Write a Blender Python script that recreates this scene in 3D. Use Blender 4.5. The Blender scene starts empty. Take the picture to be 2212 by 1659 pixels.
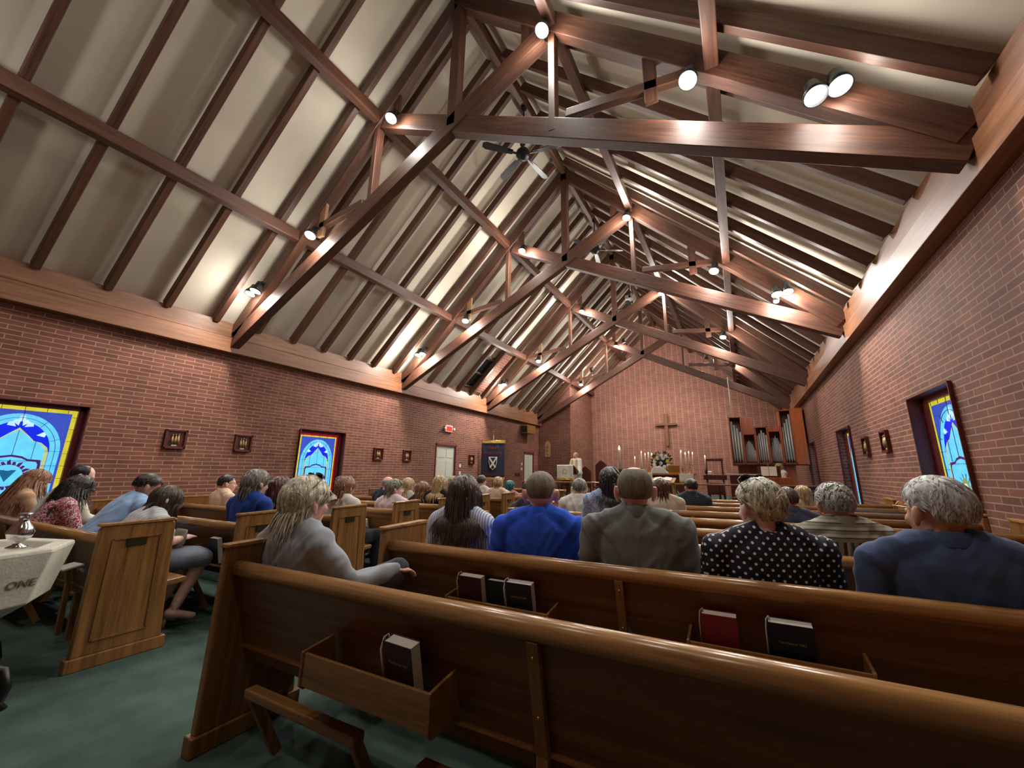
import bpy, bmesh, math, random
from mathutils import Vector, Matrix, noise, Quaternion
for _c in (bpy.data.objects, bpy.data.meshes, bpy.data.materials, bpy.data.lights, bpy.data.cameras):
    for _o in list(_c): _c.remove(_o)
scn = bpy.context.scene
COL = scn.collection
rnd = random.Random(7)
V = Vector
pi = math.pi

# ------------------------------------------------------------------ camera
YAW, PITCH, ROLL, FPX = -0.4785, 0.2337, 0.0055, 850.6
CAM = V((0.0, 0.0, 1.22))
def cam_axes():
    cy, sy, cp, sp = math.cos(YAW), math.sin(YAW), math.cos(PITCH), math.sin(PITCH)
    f = V((sy*cp, cy*cp, sp)); rt = V((cy, -sy, 0)); up = rt.cross(f)
    c, s = math.cos(ROLL), math.sin(ROLL)
    return c*rt + s*up, -s*rt + c*up, f
_rt, _up, _f = cam_axes()
cd = bpy.data.cameras.new('camera'); camo = bpy.data.objects.new('camera', cd); COL.objects.link(camo)
M = Matrix.Identity(4)
for i in range(3):
    M[i][0] = _rt[i]; M[i][1] = _up[i]; M[i][2] = -_f[i]; M[i][3] = CAM[i]
camo.matrix_world = M
cd.sensor_fit = 'HORIZONTAL'; cd.sensor_width = 36.0; cd.lens = FPX*36.0/2212
cd.shift_x = -43.9/2212; cd.shift_y = -11.35/2212; cd.clip_start = 0.05; cd.clip_end = 200
scn.camera = camo
# ------------------------------------------------------------------ world, exposure
w = bpy.data.worlds.new('world'); scn.world = w; w.use_nodes = True
w.node_tree.nodes['Background'].inputs[0].default_value = (0.85, 0.92, 1.0, 1)
w.node_tree.nodes['Background'].inputs[1].default_value = 0.08
vs = scn.view_settings
scn.display_settings.display_device = 'sRGB'
vs.view_transform = 'Standard'; vs.look = 'None'; vs.gamma = 1.0; vs.exposure = 0.12; vs.use_curve_mapping = False
SPOT_W = 140.0      # power of every spotlight beam
SPILL_W = 80.0     # light the same lamps spill sideways and upwards

# ------------------------------------------------------------------ helpers
def srgb(r, g, b):
    def f(c):
        c /= 255.0
        return c/12.92 if c <= .04045 else ((c+.055)/1.055)**2.4
    return (f(r), f(g), f(b), 1.0)
MATS = {}
def newmat(name):
    m = bpy.data.materials.new(name); m.use_nodes = True
    nt = m.node_tree; b = nt.nodes['Principled BSDF']
    return m, nt, b
def N(nt, t, **kw):
    n = nt.nodes.new(t)
    for k, v in kw.items():
        if k in n.inputs: n.inputs[k].default_value = v
        else: setattr(n, k, v)
    return n
def link(nt, a, b): nt.links.new(a, b)
def ramp(nt, fac, stops):
    r = nt.nodes.new('ShaderNodeValToRGB')
    while len(r.color_ramp.elements) < len(stops): r.color_ramp.elements.new(.5)
    for e, (p, c) in zip(r.color_ramp.elements, stops): e.position = p; e.color = c
    link(nt, fac, r.inputs[0]); return r.outputs[0]
def coords(nt, scale=(1, 1, 1), rot=(0, 0, 0), src='Object'):
    tc = nt.nodes.new('ShaderNodeTexCoord'); mp = nt.nodes.new('ShaderNodeMapping')
    mp.inputs['Scale'].default_value = scale; mp.inputs['Rotation'].default_value = rot
    link(nt, tc.outputs[src], mp.inputs[0]); return mp.outputs[0]
def mat_plain(name, col, rough=.6, metal=0, bump=0, bscale=80, spec=.5, var=0, vscale=6, sheen=0):
    if name in MATS: return MATS[name]
    m, nt, b = newmat(name)
    c = srgb(*col)
    b.inputs['Base Color'].default_value = c; b.inputs['Roughness'].default_value = rough
    b.inputs['Metallic'].default_value = metal; b.inputs['Specular IOR Level'].default_value = spec
    if sheen: b.inputs['Sheen Weight'].default_value = sheen
    if var or bump:
        co = coords(nt)
        if var:
            n = N(nt, 'ShaderNodeTexNoise', Scale=vscale, Detail=4.0); link(nt, co, n.inputs['Vector'])
            lo = tuple(x*(1-var) for x in c[:3])+(1,); hi = tuple(min(1, x*(1+var)) for x in c[:3])+(1,)
            link(nt, ramp(nt, n.outputs['Fac'], [(.3, lo), (.7, hi)]), b.inputs['Base Color'])
        if bump:
            n2 = N(nt, 'ShaderNodeTexNoise', Scale=bscale, Detail=3.0); link(nt, co, n2.inputs['Vector'])
            bp = N(nt, 'ShaderNodeBump', Strength=bump, Distance=.01); link(nt, n2.outputs['Fac'], bp.inputs['Height'])
            link(nt, bp.outputs[0], b.inputs['Normal'])
    MATS[name] = m; return m
def mat_emit(name, col, strength=1.0, var=.12, vscale=9, warm=None):
    if name in MATS: return MATS[name]
    m, nt, b = newmat(name); c = srgb(*col)
    b.inputs['Base Color'].default_value = tuple(x*.3 for x in c[:3])+(1,)
    b.inputs['Roughness'].default_value = .25
    b.inputs['Emission Color'].default_value = c; b.inputs['Emission Strength'].default_value = strength
    if var:
        n = N(nt, 'ShaderNodeTexNoise', Scale=vscale, Detail=3.0); link(nt, coords(nt), n.inputs['Vector'])
        lo = tuple(x*(1-var) for x in c[:3])+(1,); hi = tuple(min(1, x*(1+var)) for x in c[:3])+(1,)
        link(nt, ramp(nt, n.outputs['Fac'], [(.3, lo), (.7, hi)]), b.inputs['Emission Color'])
    MATS[name] = m; return m
def mat_wood(name, dark, light, rough=.45, along='X', grain=1.0, bump=.15):
    if name in MATS: return MATS[name]
    m, nt, b = newmat(name)
    s = {'X': (.7, 14, 14), 'Y': (14, .7, 14), 'Z': (14, 14, .7)}[along]
    co = coords(nt, s)
    n1 = N(nt, 'ShaderNodeTexNoise', Scale=1.6*grain, Detail=6.0, Roughness=.62, Distortion=.6); link(nt, co, n1.inputs['Vector'])
    n2 = N(nt, 'ShaderNodeTexNoise', Scale=9.0*grain, Detail=4.0, Roughness=.7); link(nt, co, n2.inputs['Vector'])
    mx = N(nt, 'ShaderNodeMix', data_type='FLOAT'); mx.inputs[0].default_value = .35
    link(nt, n1.outputs['Fac'], mx.inputs[2]); link(nt, n2.outputs['Fac'], mx.inputs[3])
    d, l = srgb(*dark), srgb(*light)
    col = ramp(nt, mx.outputs[0], [(.36, d), (.62, l)])
    link(nt, col, b.inputs['Base Color']); b.inputs['Roughness'].default_value = rough
    bp = N(nt, 'ShaderNodeBump', Strength=bump, Distance=.004); link(nt, mx.outputs[0], bp.inputs['Height'])
    link(nt, bp.outputs[0], b.inputs['Normal'])
    MATS[name] = m; return m
def mat_brick(name, offset=.5, c1=(122, 71, 54), c2=(96, 53, 41), mortar=(156, 122, 102), bw=.305, rh=.0735, ms=.007):
    m, nt, b = newmat(name)
    tc = nt.nodes.new('ShaderNodeTexCoord'); sp = nt.nodes.new('ShaderNodeSeparateXYZ'); link(nt, tc.outputs['Object'], sp.inputs[0])
    ad = N(nt, 'ShaderNodeMath', operation='ADD'); link(nt, sp.outputs[0], ad.inputs[0]); link(nt, sp.outputs[1], ad.inputs[1])
    cb = nt.nodes.new('ShaderNodeCombineXYZ'); link(nt, ad.outputs[0], cb.inputs[0]); link(nt, sp.outputs[2], cb.inputs[1])
    br = N(nt, 'ShaderNodeTexBrick', Scale=1.0); br.offset = offset; br.offset_frequency = 2
    br.inputs['Brick Width'].default_value = bw; br.inputs['Row Height'].default_value = rh
    br.inputs['Mortar Size'].default_value = ms; br.inputs['Mortar Smooth'].default_value = .15; br.inputs['Bias'].default_value = -.1
    br.inputs['Color1'].default_value = srgb(*c1); br.inputs['Color2'].default_value = srgb(*c2); br.inputs['Mortar'].default_value = srgb(*mortar)
    link(nt, cb.outputs[0], br.inputs['Vector'])
    n = N(nt, 'ShaderNodeTexNoise', Scale=3.0, Detail=5.0); link(nt, tc.outputs['Object'], n.inputs['Vector'])
    mr = N(nt, 'ShaderNodeMapRange'); mr.inputs[1].default_value = .3; mr.inputs[2].default_value = .7; mr.inputs[3].default_value = .82; mr.inputs[4].default_value = 1.15
    link(nt, n.outputs['Fac'], mr.inputs[0])
    mx = N(nt, 'ShaderNodeMix', data_type='RGBA', blend_type='MULTIPLY'); mx.inputs[0].default_value = 1
    link(nt, br.outputs['Color'], mx.inputs[6]); link(nt, mr.outputs[0], mx.inputs[7]); link(nt, mx.outputs[2], b.inputs['Base Color'])
    b.inputs['Roughness'].default_value = .8
    bp = N(nt, 'ShaderNodeBump', Strength=.55, Distance=.012, invert=True); link(nt, br.outputs['Fac'], bp.inputs['Height']); link(nt, bp.outputs[0], b.inputs['Normal'])
    MATS[name] = m; return m

class MB:
    """collects shapes, then links them as one mesh object"""
    def __init__(s): s.v = []; s.f = []; s.mi = []; s.cur = 0
    def add(s, vs, fs):
        o = len(s.v); s.v += [V(v) for v in vs]; s.f += [[i+o for i in f] for f in fs]; s.mi += [s.cur]*len(fs); return s
    def box(s, a, b):
        x0, y0, z0 = [min(p) for p in zip(a, b)]; x1, y1, z1 = [max(p) for p in zip(a, b)]
        vs = [(x, y, z) for x in (x0, x1) for y in (y0, y1) for z in (z0, z1)]
        return s.add(vs, [(0, 1, 3, 2), (4, 6, 7, 5), (0, 4, 5, 1), (2, 3, 7, 6), (0, 2, 6, 4), (1, 5, 7, 3)])
    def bar(s, p0, p1, w, h, up=V((0, 0, 1))):
        p0, p1 = V(p0), V(p1); d = (p1-p0).normalized(); sd = d.cross(up)
        if sd.length < 1e-4: sd = d.cross(V((0, 1, 0)))
        sd.normalize(); u = sd.cross(d)
        vs = [p+sd*(w/2*a)+u*(h/2*b) for p in (p0, p1) for a in (-1, 1) for b in (-1, 1)]
        return s.add(vs, [(0, 1, 3, 2), (4, 6, 7, 5), (0, 4, 5, 1), (2, 3, 7, 6), (0, 2, 6, 4), (1, 5, 7, 3)])
    def prism(s, pts, a, b, axis='y'):
        """2D outline extruded from a to b along axis"""
        def P(p, t):
            return {'y': (p[0], t, p[1]), 'x': (t, p[0], p[1]), 'z': (p[0], p[1], t)}[axis]
        n = len(pts); vs = [P(p, a) for p in pts]+[P(p, b) for p in pts]
        fs = [tuple(range(n))[::-1], tuple(range(n, 2*n))]+[(i, (i+1) % n, n+(i+1) % n, n+i) for i in range(n)]
        return s.add(vs, fs)
    def tube(s, pts, radii, n=10, flat=1.0, upv=None, cap=True):
        pts = [V(p) for p in pts]
        if not hasattr(radii, '__len__'): radii = [radii]*len(pts)
        vs = []; last = None
        for i, p in enumerate(pts):
            d = (pts[min(i+1, len(pts)-1)]-pts[max(i-1, 0)])
            d = d.normalized() if d.length > 1e-9 else V((0, 0, 1))
            if last is None:
                r = upv if upv is not None else (V((0, 0, 1)) if abs(d.z) < .9 else V((0, 1, 0)))
            else: r = last
            a = d.cross(r)
            if a.length < 1e-6: a = d.cross(V((1, 0, 0)))
            a.normalize(); b_ = a.cross(d); last = b_
            rr = radii[i]
            for k in range(n):
                t = 2*pi*k/n; vs.append(p+a*(math.cos(t)*rr)+b_*(math.sin(t)*rr*flat))
        m = len(pts)
        fs = [(i*n+k, i*n+(k+1) % n, (i+1)*n+(k+1) % n, (i+1)*n+k) for i in range(m-1) for k in range(n)]
        if cap: fs += [tuple(range(n))[::-1], tuple(range((m-1)*n, m*n))]
        return s.add(vs, fs)
    def lathe(s, prof, c=(0, 0, 0), n=24, axis='z'):
        c = V(c); vs = []
        for r, h in prof:
            for k in range(n):
                t = 2*pi*k/n
                vs.append(c+(V((r*math.cos(t), r*math.sin(t), h)) if axis == 'z' else V((r*math.cos(t), h, r*math.sin(t)))))
        m = len(prof)
        fs = [(i*n+k, i*n+(k+1) % n, (i+1)*n+(k+1) % n, (i+1)*n+k) for i in range(m-1) for k in range(n)]
        fs += [tuple(range(n))[::-1], tuple(range((m-1)*n, m*n))]
        return s.add(vs, fs)
    def ell(s, c, r, nu=16, nv=10, rot=None):
        c = V(c); vs = []
        for j in range(nv+1):
            ph = pi*j/nv
            for i in range(nu):
                t = 2*pi*i/nu
                p = V((r[0]*math.sin(ph)*math.cos(t), r[1]*math.sin(ph)*math.sin(t), r[2]*math.cos(ph)))
                if rot: p = rot @ p
                vs.append(c+p)
        fs = [(j*nu+i, (j+1)*nu+i, (j+1)*nu+(i+1) % nu, j*nu+(i+1) % nu) for j in range(nv) for i in range(nu)]
        return s.add(vs, fs)
    def build(s, name, mat=None, parent=None, smooth=False, bevel=0, loc=None, mats=None):
        me = bpy.data.meshes.new(name); me.from_pydata([tuple(v) for v in s.v], [], s.f); me.update()
        bm = bmesh.new(); bm.from_mesh(me); bmesh.ops.remove_doubles(bm, verts=bm.verts, dist=1e-6)
        bmesh.ops.recalc_face_normals(bm, faces=bm.faces); bm.to_mesh(me); bm.free()
        o = bpy.data.objects.new(name, me); COL.objects.link(o)
        for mm in (mats or [mat]):
            if mm: me.materials.append(mm)
        if mats and len(me.polygons) == len(s.mi):
            for p, i in zip(me.polygons, s.mi): p.material_index = i
        if smooth:
            for p in me.polygons: p.use_smooth = True
        if bevel:
            md = o.modifiers.new('bevel', 'BEVEL'); md.width = bevel; md.segments = 2; md.limit_method = 'ANGLE'; md.angle_limit = .7
        if parent: o.parent = parent
        if loc: o.location = loc
        return o
def tag(o, label=None, cat=None, group=None, kind=None):
    for k, v in (('label', label), ('category', cat), ('group', group), ('kind', kind)):
        if v: o[k] = v
    return o
def thing(name, loc, label, cat, group=None, rz=0):
    o = bpy.data.objects.new(name, None); COL.objects.link(o); o.location = loc; o.rotation_euler = (0, 0, rz)
    o.empty_display_size = .1
    return tag(o, label, cat, group)
def beam(name, p0, p1, w, h, mat, parent=None, bevel=.008, up=V((0, 0, 1)), ext=0):
    """a timber whose own x axis runs along its length, so the grain follows it"""
    p0, p1 = V(p0), V(p1); d = (p1-p0); L = d.length; d.normalize(); sd = up.cross(d)
    if sd.length < 1e-4: sd = V((0, 1, 0)).cross(d)
    sd.normalize(); u = d.cross(sd)
    m = MB(); m.box((-ext, -w/2, -h/2), (L+ext, w/2, h/2)); o = m.build(name, mat, None, bevel=bevel)
    R = Matrix((d, sd, u)).transposed().to_4x4(); R.translation = p0
    if parent:
        o.parent = parent; R.translation = p0-parent.location if parent.rotation_euler.z == 0 else p0
    o.matrix_basis = R
    return o
def text_part(txt, size, mat, parent, M4, depth=.001, name='lettering', align='CENTER', sx=1.0):
    cu = bpy.data.curves.new(name, 'FONT'); cu.body = txt; cu.size = size; cu.extrude = depth
    cu.align_x = align; cu.align_y = 'CENTER'
    t = bpy.data.objects.new('tmp_text', cu); COL.objects.link(t)
    dg = bpy.context.evaluated_depsgraph_get(); me = bpy.data.meshes.new_from_object(t.evaluated_get(dg))
    bpy.data.objects.remove(t); bpy.data.curves.remove(cu)
    me.name = name; me.materials.clear(); me.materials.append(mat)
    for v in me.vertices: v.co.x *= sx
    o = bpy.data.objects.new(name, me); COL.objects.link(o)
    if parent: o.parent = parent
    o.matrix_basis = M4
    return o
def frame4(loc, xdir, ydir):
    x, y = V(xdir).normalized(), V(ydir).normalized(); z = x.cross(y)
    R = Matrix((x, y, z)).transposed().to_4x4(); R.translation = V(loc); return R
ORD = ['first', 'second', 'third', 'fourth', 'fifth', 'sixth', 'seventh', 'eighth', 'ninth', 'tenth', 'eleventh', 'twelfth', 'thirteenth']

# ------------------------------------------------------------------ materials
M_BEAM = mat_wood('stained_timber', (60, 35, 27), (108, 69, 50), rough=.5)
M_PLATE = mat_wood('wall_beam_timber', (104, 66, 44), (152, 102, 70), rough=.42)
M_PALE = mat_wood('pale_timber', (150, 108, 74), (190, 146, 104), rough=.5)
M_PEW = mat_wood('golden_oak', (100, 66, 32), (150, 106, 58), rough=.3)
M_PEWZ = mat_wood('golden_oak_upright', (102, 68, 34), (152, 108, 60), rough=.3, along='Z')
M_PEWB = mat_wood('oak_back_board', (92, 60, 34), (130, 88, 52), rough=.36)
M_RAIL = mat_wood('oak_top_rail', (126, 88, 50), (176, 130, 80), rough=.22)
M_BRICK = mat_brick('red_brick')
M_BRICKS = mat_brick('stacked_brick', offset=0.0, c1=(130, 78, 62), c2=(116, 67, 53), mortar=(180, 142, 124), bw=.30, ms=.009)
M_PLASTER = mat_plain('cream_plaster', (222, 212, 192), rough=.9, var=.06, vscale=1.2, bump=.05, bscale=30)
M_CARPET = mat_plain('green_carpet', (72, 90, 84), rough=.97, var=.22, vscale=5, bump=.5, bscale=300, spec=.1)
M_MAROON = mat_plain('maroon_paint', (112, 26, 36), rough=.45)
M_BLACK = mat_plain('black_metal', (12, 12, 13), rough=.4)
M_DARK = mat_plain('dark_void', (6, 6, 7), rough=.8)
M_WHITE = mat_plain('white_paint', (220, 218, 208), rough=.5)
M_BRASS = mat_plain('brass', (196, 152, 82), rough=.28, metal=1)
M_SILVER = mat_plain('polished_silver', (210, 210, 214), rough=.14, metal=1)
M_PIPE = mat_plain('organ_pipe_metal', (176, 176, 170), rough=.4, metal=.35)
M_REDWOOD = mat_wood('organ_case_wood', (140, 66, 34), (186, 96, 52), rough=.34, along='Z')
M_DKWOOD = mat_wood('dark_red_wood', (58, 22, 16), (96, 40, 28), rough=.35, along='Z')
M_LAMP = mat_emit('lamp_glow', (255, 246, 226), 28.0, var=0)
M_FLAME = mat_emit('candle_flame', (255, 214, 150), 14.0, var=0)
M_WAX = mat_plain('candle_wax', (232, 222, 200), rough=.5)
M_PAPER = mat_plain('page_edges', (222, 216, 204), rough=.8, var=.05, vscale=200)
M_STONE = mat_plain('pale_limestone', (196, 192, 178), rough=.75, var=.14, vscale=7, bump=.25, bscale=60)
M_LEAF = mat_plain('leaf_green', (88, 132, 58), rough=.5, var=.3, vscale=9)
M_LEAFP = mat_plain('pale_leaf', (170, 188, 112), rough=.5, var=.25, vscale=9)
M_LEAFD = mat_plain('dark_leaf', (28, 44, 24), rough=.55, var=.3, vscale=9)
M_GOLD = mat_plain('gilt', (140, 112, 72), rough=.45, metal=.4, bump=.3, bscale=120)
M_GLASSD = mat_plain('dark_skylight_glass', (20, 26, 28), rough=.12)

# ------------------------------------------------------------------ room numbers
CX = -3.635                      # ridge line
XL, XR = -9.38, 2.15             # side walls
T0, DT = 4.14, 4.785             # first truss, spacing
TY = [T0+DT*k for k in range(-1, 4)]
YE, YF, XC = 22.3, 18.85, -7.56  # end wall, front wall piece, chancel side wall
YB = -2.6
K = .975
def roofz(x, base): return base-K*abs(x-CX)
# floor
m = MB(); m.box((XL-.4, YB, -.12), (XR+.4, 12.9, 0)); tag(m.build('floor', M_CARPET), kind='structure')
m = MB(); m.box((XL-.4, 12.9, -.12), (XR+.4, YE+.3, .16)); tag(m.build('floor_chancel', M_CARPET), kind='structure')
# walls with openings (list of (y0,y1,z0,z1) holes)
WIN_L = [(1.09, 2.35), (5.9, 7.16)]
WIN_R = [(5.86, 7.12), (10.62, 11.82), (15.35, 16.5)]
DOORS_L = [(10.80, 11.95), (17.22, 18.28)]
def wall_y(name, x, y0, y1, z1, holes, out, mat):
    ys = sorted({y0, y1, *[h[0] for h in holes], *[h[1] for h in holes]}); m = MB(); xo = x+out
    for a, b in zip(ys, ys[1:]):
        h = [q for q in holes if q[0] <= a+1e-6 and q[1] >= b-1e-6]
        if not h: m.box((x, a, 0), (xo, b, z1)); continue
        q = h[0]
        if q[2] > 0: m.box((x, a, 0), (xo, b, q[2]))
        m.box((x, a, q[3]), (xo, b, z1))
    return tag(m.build(name, mat), kind='structure')
WZ0, WZ1 = .42, 2.22
wall_y('wall_left', XL, YB, YF, 4.2, [(a, b, WZ0, WZ1) for a, b in WIN_L]+[(a, b, 0, 2.2) for a, b in DOORS_L], -.3, M_BRICK)
wall_y('wall_right', XR, YB, YE, 4.2, [(a, b, WZ0, WZ1) for a, b in WIN_R], .3, M_BRICK)
m = MB(); m.prism([(XL-.3, 0), (XC, 0), (XC, roofz(XC, 9.9)), (XL-.3, roofz(XL-.3, 9.9))], YF, YF+.25); tag(m.build('wall_front', M_BRICK), kind='structure')
m = MB(); m.box((XC-.25, YF+.25, 0), (XC, YE, 6.05)); tag(m.build('wall_chancel', M_BRICK), kind='structure')
m = MB(); m.prism([(XC-.25, 0), (XR+.3, 0), (XR+.3, 4.2), (CX, 10.1), (XC-.25, 6.2)], YE, YE+.25); tag(m.build('wall_end', M_BRICKS), kind='structure')
m = MB(); m.prism([(XL-.3, 0), (XR+.3, 0), (XR+.3, 4.2), (CX, 10.1), (XL-.3, 4.2)], YB-.25, YB); tag(m.build('wall_back', M_BRICK), kind='structure')
# ceiling slopes
m = MB()
for s in (-1, 1):
    xo = (XL-.3) if s < 0 else (XR+.3)
    m.prism([(CX, 9.97), (xo, roofz(xo, 9.97)), (xo, roofz(xo, 10.07)), (CX, 10.07)], YB, YE+.2)
tag(m.build('ceiling', M_PLASTER), kind='structure')

# ------------------------------------------------------------------ roof timbers
SIDE = {-1: 'left', 1: 'right'}
TR = ['overhead behind the camera', 'nearest in view', 'second from the camera', 'third from the camera', 'farthest, before the chancel']
def dx(s, d, z): return V((CX+s*d, 0, z))
for k, y in enumerate(TY):
    t = thing('roof_truss', (CX, y, 0), 'dark stained timber scissor truss, '+TR[k], 'truss', 'scissor trusses across the nave')
    def B(name, a, b, w, h, mat=M_BEAM, oy=0, **kw):
        a, b = V(a), V(b); a.y += y+oy; b.y += y+oy
        return beam(name, a, b, w, h, mat, t, **kw)
    for s in (-1, 1):
        B('principal_rafter', dx(s, 5.62, 9.5-K*5.62), dx(s, 0.0, 9.5), .17, .30)
        # scissor chord: from the wall beam through the crossing to the opposite upper purlin
        B('scissor_chord', dx(s, 5.62, 3.86), dx(-s, 1.62, 7.60), .17, .30, M_BEAM, oy=.0 if s < 0 else .012)
        B('post', dx(s, 1.80, 5.78), dx(s, 1.80, 7.72), .10, .15, up=V((0, 1, 0)))
        B('strut', dx(s, 3.72, 5.80), dx(s, 2.0, 6.0), .10, .13)
        B('hanger_board', dx(s, 3.12, 5.62), dx(s, 3.12, 6.52), .16, .06, M_PALE if s < 0 else M_BEAM, up=V((0, 1, 0)), oy=-.02)  # left boards paler, a lit side put into the timber colour
        B('hanger_board', dx(s, 1.36, 7.42), dx(s, 1.36, 8.15), .16, .06, M_BEAM, up=V((0, 1, 0)), oy=-.02)
    B('king_post', dx(1, 0, 6.72), dx(1, 0, 9.5), .17, .17, up=V((0, 1, 0)))
for s in (-1, 1):
    for nm, d, zz in (('upper', 1.80, 7.74), ('lower', 3.80, 5.80)):
        x = CX+s*d
        p = beam('purlin', (x, YB, zz), (x, YE-.02, zz), .15, .22, M_BEAM)
        tag(p, 'long %s purlin running along the %s roof slope' % (nm, SIDE[s]), 'purlin', 'purlins under the roof')
r = beam('ridge_beam', (CX, YB, 9.62), (CX, YE-.02, 9.62), .12, .3, M_BEAM); tag(r, 'dark ridge beam along the top of the roof', 'beam')
BAYN = ['behind the nearest truss', 'between the nearest truss and the second', 'between the second truss and the third', 'between the third truss and the farthest', 'over the chancel past the farthest truss']
for s in (-1, 1):
    xe = CX+s*5.56
    for b in range(5):
        for j in range(6):
            y = TY[b]+DT*(j+.5)/6
            if y > YE-.1: continue
            far = b >= 4 and s < 0
            d1 = 5.64 if not far else 3.8
            o = beam('rafter', (CX+s*.17, y, 9.75-K*.17), (CX+s*d1, y, 9.75-K*d1), .10, .19, M_BEAM)
            tag(o, '%s dark rafter on the %s roof slope, %s' % (ORD[j], SIDE[s], BAYN[b]), 'rafter', 'rafters on the %s slope' % SIDE[s])
# wall beams on top of the brick
for s, xw, xf in ((-1, XL, -9.20), (1, XR, 1.97)):
    yend = YF if s < 0 else YE
    for nm, z0, z1, ins in (('lower', 3.62, 3.93, 0.0), ('upper', 3.945, 4.26, .05)):
        x0 = xw-s*-.1 if False else xw+s*.25; x1 = xf+s*ins
        m = MB(); L = yend-YB
        m.box((0, -abs(x1-x0)/2, 0), (L, abs(x1-x0)/2, z1-z0))
        o = m.build('wall_beam', M_PLATE, bevel=.008)
        o.matrix_basis = Matrix(((0, -1, 0, (x0+x1)/2), (1, 0, 0, YB), (0, 0, 1, z0), (0, 0, 0, 1)))
        tag(o, 'brown %s wall beam along the top of the %s brick wall' % (nm, SIDE[s]), 'beam', 'wall beams under the eaves')
# raking timber where the front wall meets the roof
b = beam('wall_rafter', (XL, YF-.08, roofz(XL, 9.5)), (XC-.1, YF-.08, roofz(XC, 9.5)), .14, .26, M_BEAM); tag(b, 'raking timber against the brick beside the chancel opening', 'beam')
# brick flue and skylight breaking through the left slope
def slope_slab(name, mat, y0, y1, d0, d1, base, thick, parent=None):
    m = MB(); m.prism([(CX-d0, base-K*d0), (CX-d1, base-K*d1), (CX-d1, base-K*d1+thick), (CX-d0, base-K*d0+thick)], y0, y1)
    return m.build(name, mat, parent)
fl = slope_slab('brick_flue', M_BRICK, TY[3]-1.16, TY[3]-.46, 3.95, 5.55, 9.80, .12)
tag(fl, 'brick flue breaching the left roof slope beside the third truss', 'flue')
sk = thing('skylight', (CX-4.9, TY[3]-1.6, 4.9), 'dark two-pane skylight low in the left roof slope beside the brick flue', 'skylight')
def shift(o, t): 
    for v in o.data.vertices: v.co -= t.location
    o.parent = t
for i, (a, b_) in enumerate(((4.55, 5.02), (5.06, 5.5))):
    o = slope_slab('pane', M_GLASSD, TY[3]-1.93, TY[3]-1.26, a, b_, 9.88, .03); shift(o, sk)
m = MB()
for a, b_ in ((4.49, 4.55), (5.02, 5.06), (5.5, 5.56)):
    m.prism([(CX-a, 9.85-K*a), (CX-b_, 9.85-K*b_), (CX-b_, 9.92-K*b_), (CX-a, 9.92-K*a)], TY[3]-1.95, TY[3]-1.24)
o = m.build('frame', M_BEAM); shift(o, sk)

# ------------------------------------------------------------------ spotlights
SPOTS = []
def spot(loc, aim, label, power=1.0, lit=True, r=.09, spill=1.0):
    loc = V(loc); t = thing('spotlight', loc, label, 'spotlight', 'spotlights on the trusses')
    d = (V(aim)-loc).normalized(); q = d.to_track_quat('Z', 'Y').to_matrix().to_4x4()
    m = MB(); m.lathe([(r*.45, -.2), (r*.7, -.19), (r*.8, -.1), (r*1.12, -.02), (r*1.15, .03), (r*1.02, .03), (r*.98, -.02), (0.01, -.03)], n=20)
    o = m.build('housing', M_BLACK, t, smooth=True); o.matrix_basis = q
    m = MB(); m.ell((0, 0, -.01), (r*.97, r*.97, .022), 20, 8); o = m.build('bulb', M_LAMP if lit else M_WHITE, t, smooth=True); o.matrix_basis = q
    m = MB(); m.tube([(0, 0, .0), (0, .02, .08), (0, .1, .2)], .012, 8); m.box((-.04, .06, .19), (.04, .14, .22)); m.build('bracket', M_BLACK, t)
    if lit:
        L = bpy.data.lights.new('beam', 'SPOT'); L.energy = SPOT_W*power; L.spot_size = 2.0; L.spot_blend = .8; L.color = (1, .95, .86); L.shadow_soft_size = .07
        lo = bpy.data.objects.new('beam', L); COL.objects.link(lo); lo.parent = t
        lo.matrix_basis = Matrix.Translation(d*.06) @ (-d).to_track_quat('Z', 'Y').to_matrix().to_4x4()
        L2 = bpy.data.lights.new('spill', 'POINT'); L2.energy = SPILL_W*power*spill; L2.color = (1, .96, .90); L2.shadow_soft_size = .12
        l2 = bpy.data.objects.new('spill', L2); COL.objects.link(l2); l2.parent = t; l2.location = d*.08
    return t
LP = [('low on the left', -4.72, 4.72), ('at mid height on the left', -3.08, 5.53), ('high on the left', -1.22, 7.30), ('high on the right', 1.74, 7.40), ('at mid height on the right', 3.55, 5.50), ('low on the right', 4.72, 4.72)]
SPK = [0, .9, 2.0, 2.7, 2.4]
TRN = ['nearest', 'second', 'third', 'farthest']
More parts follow.
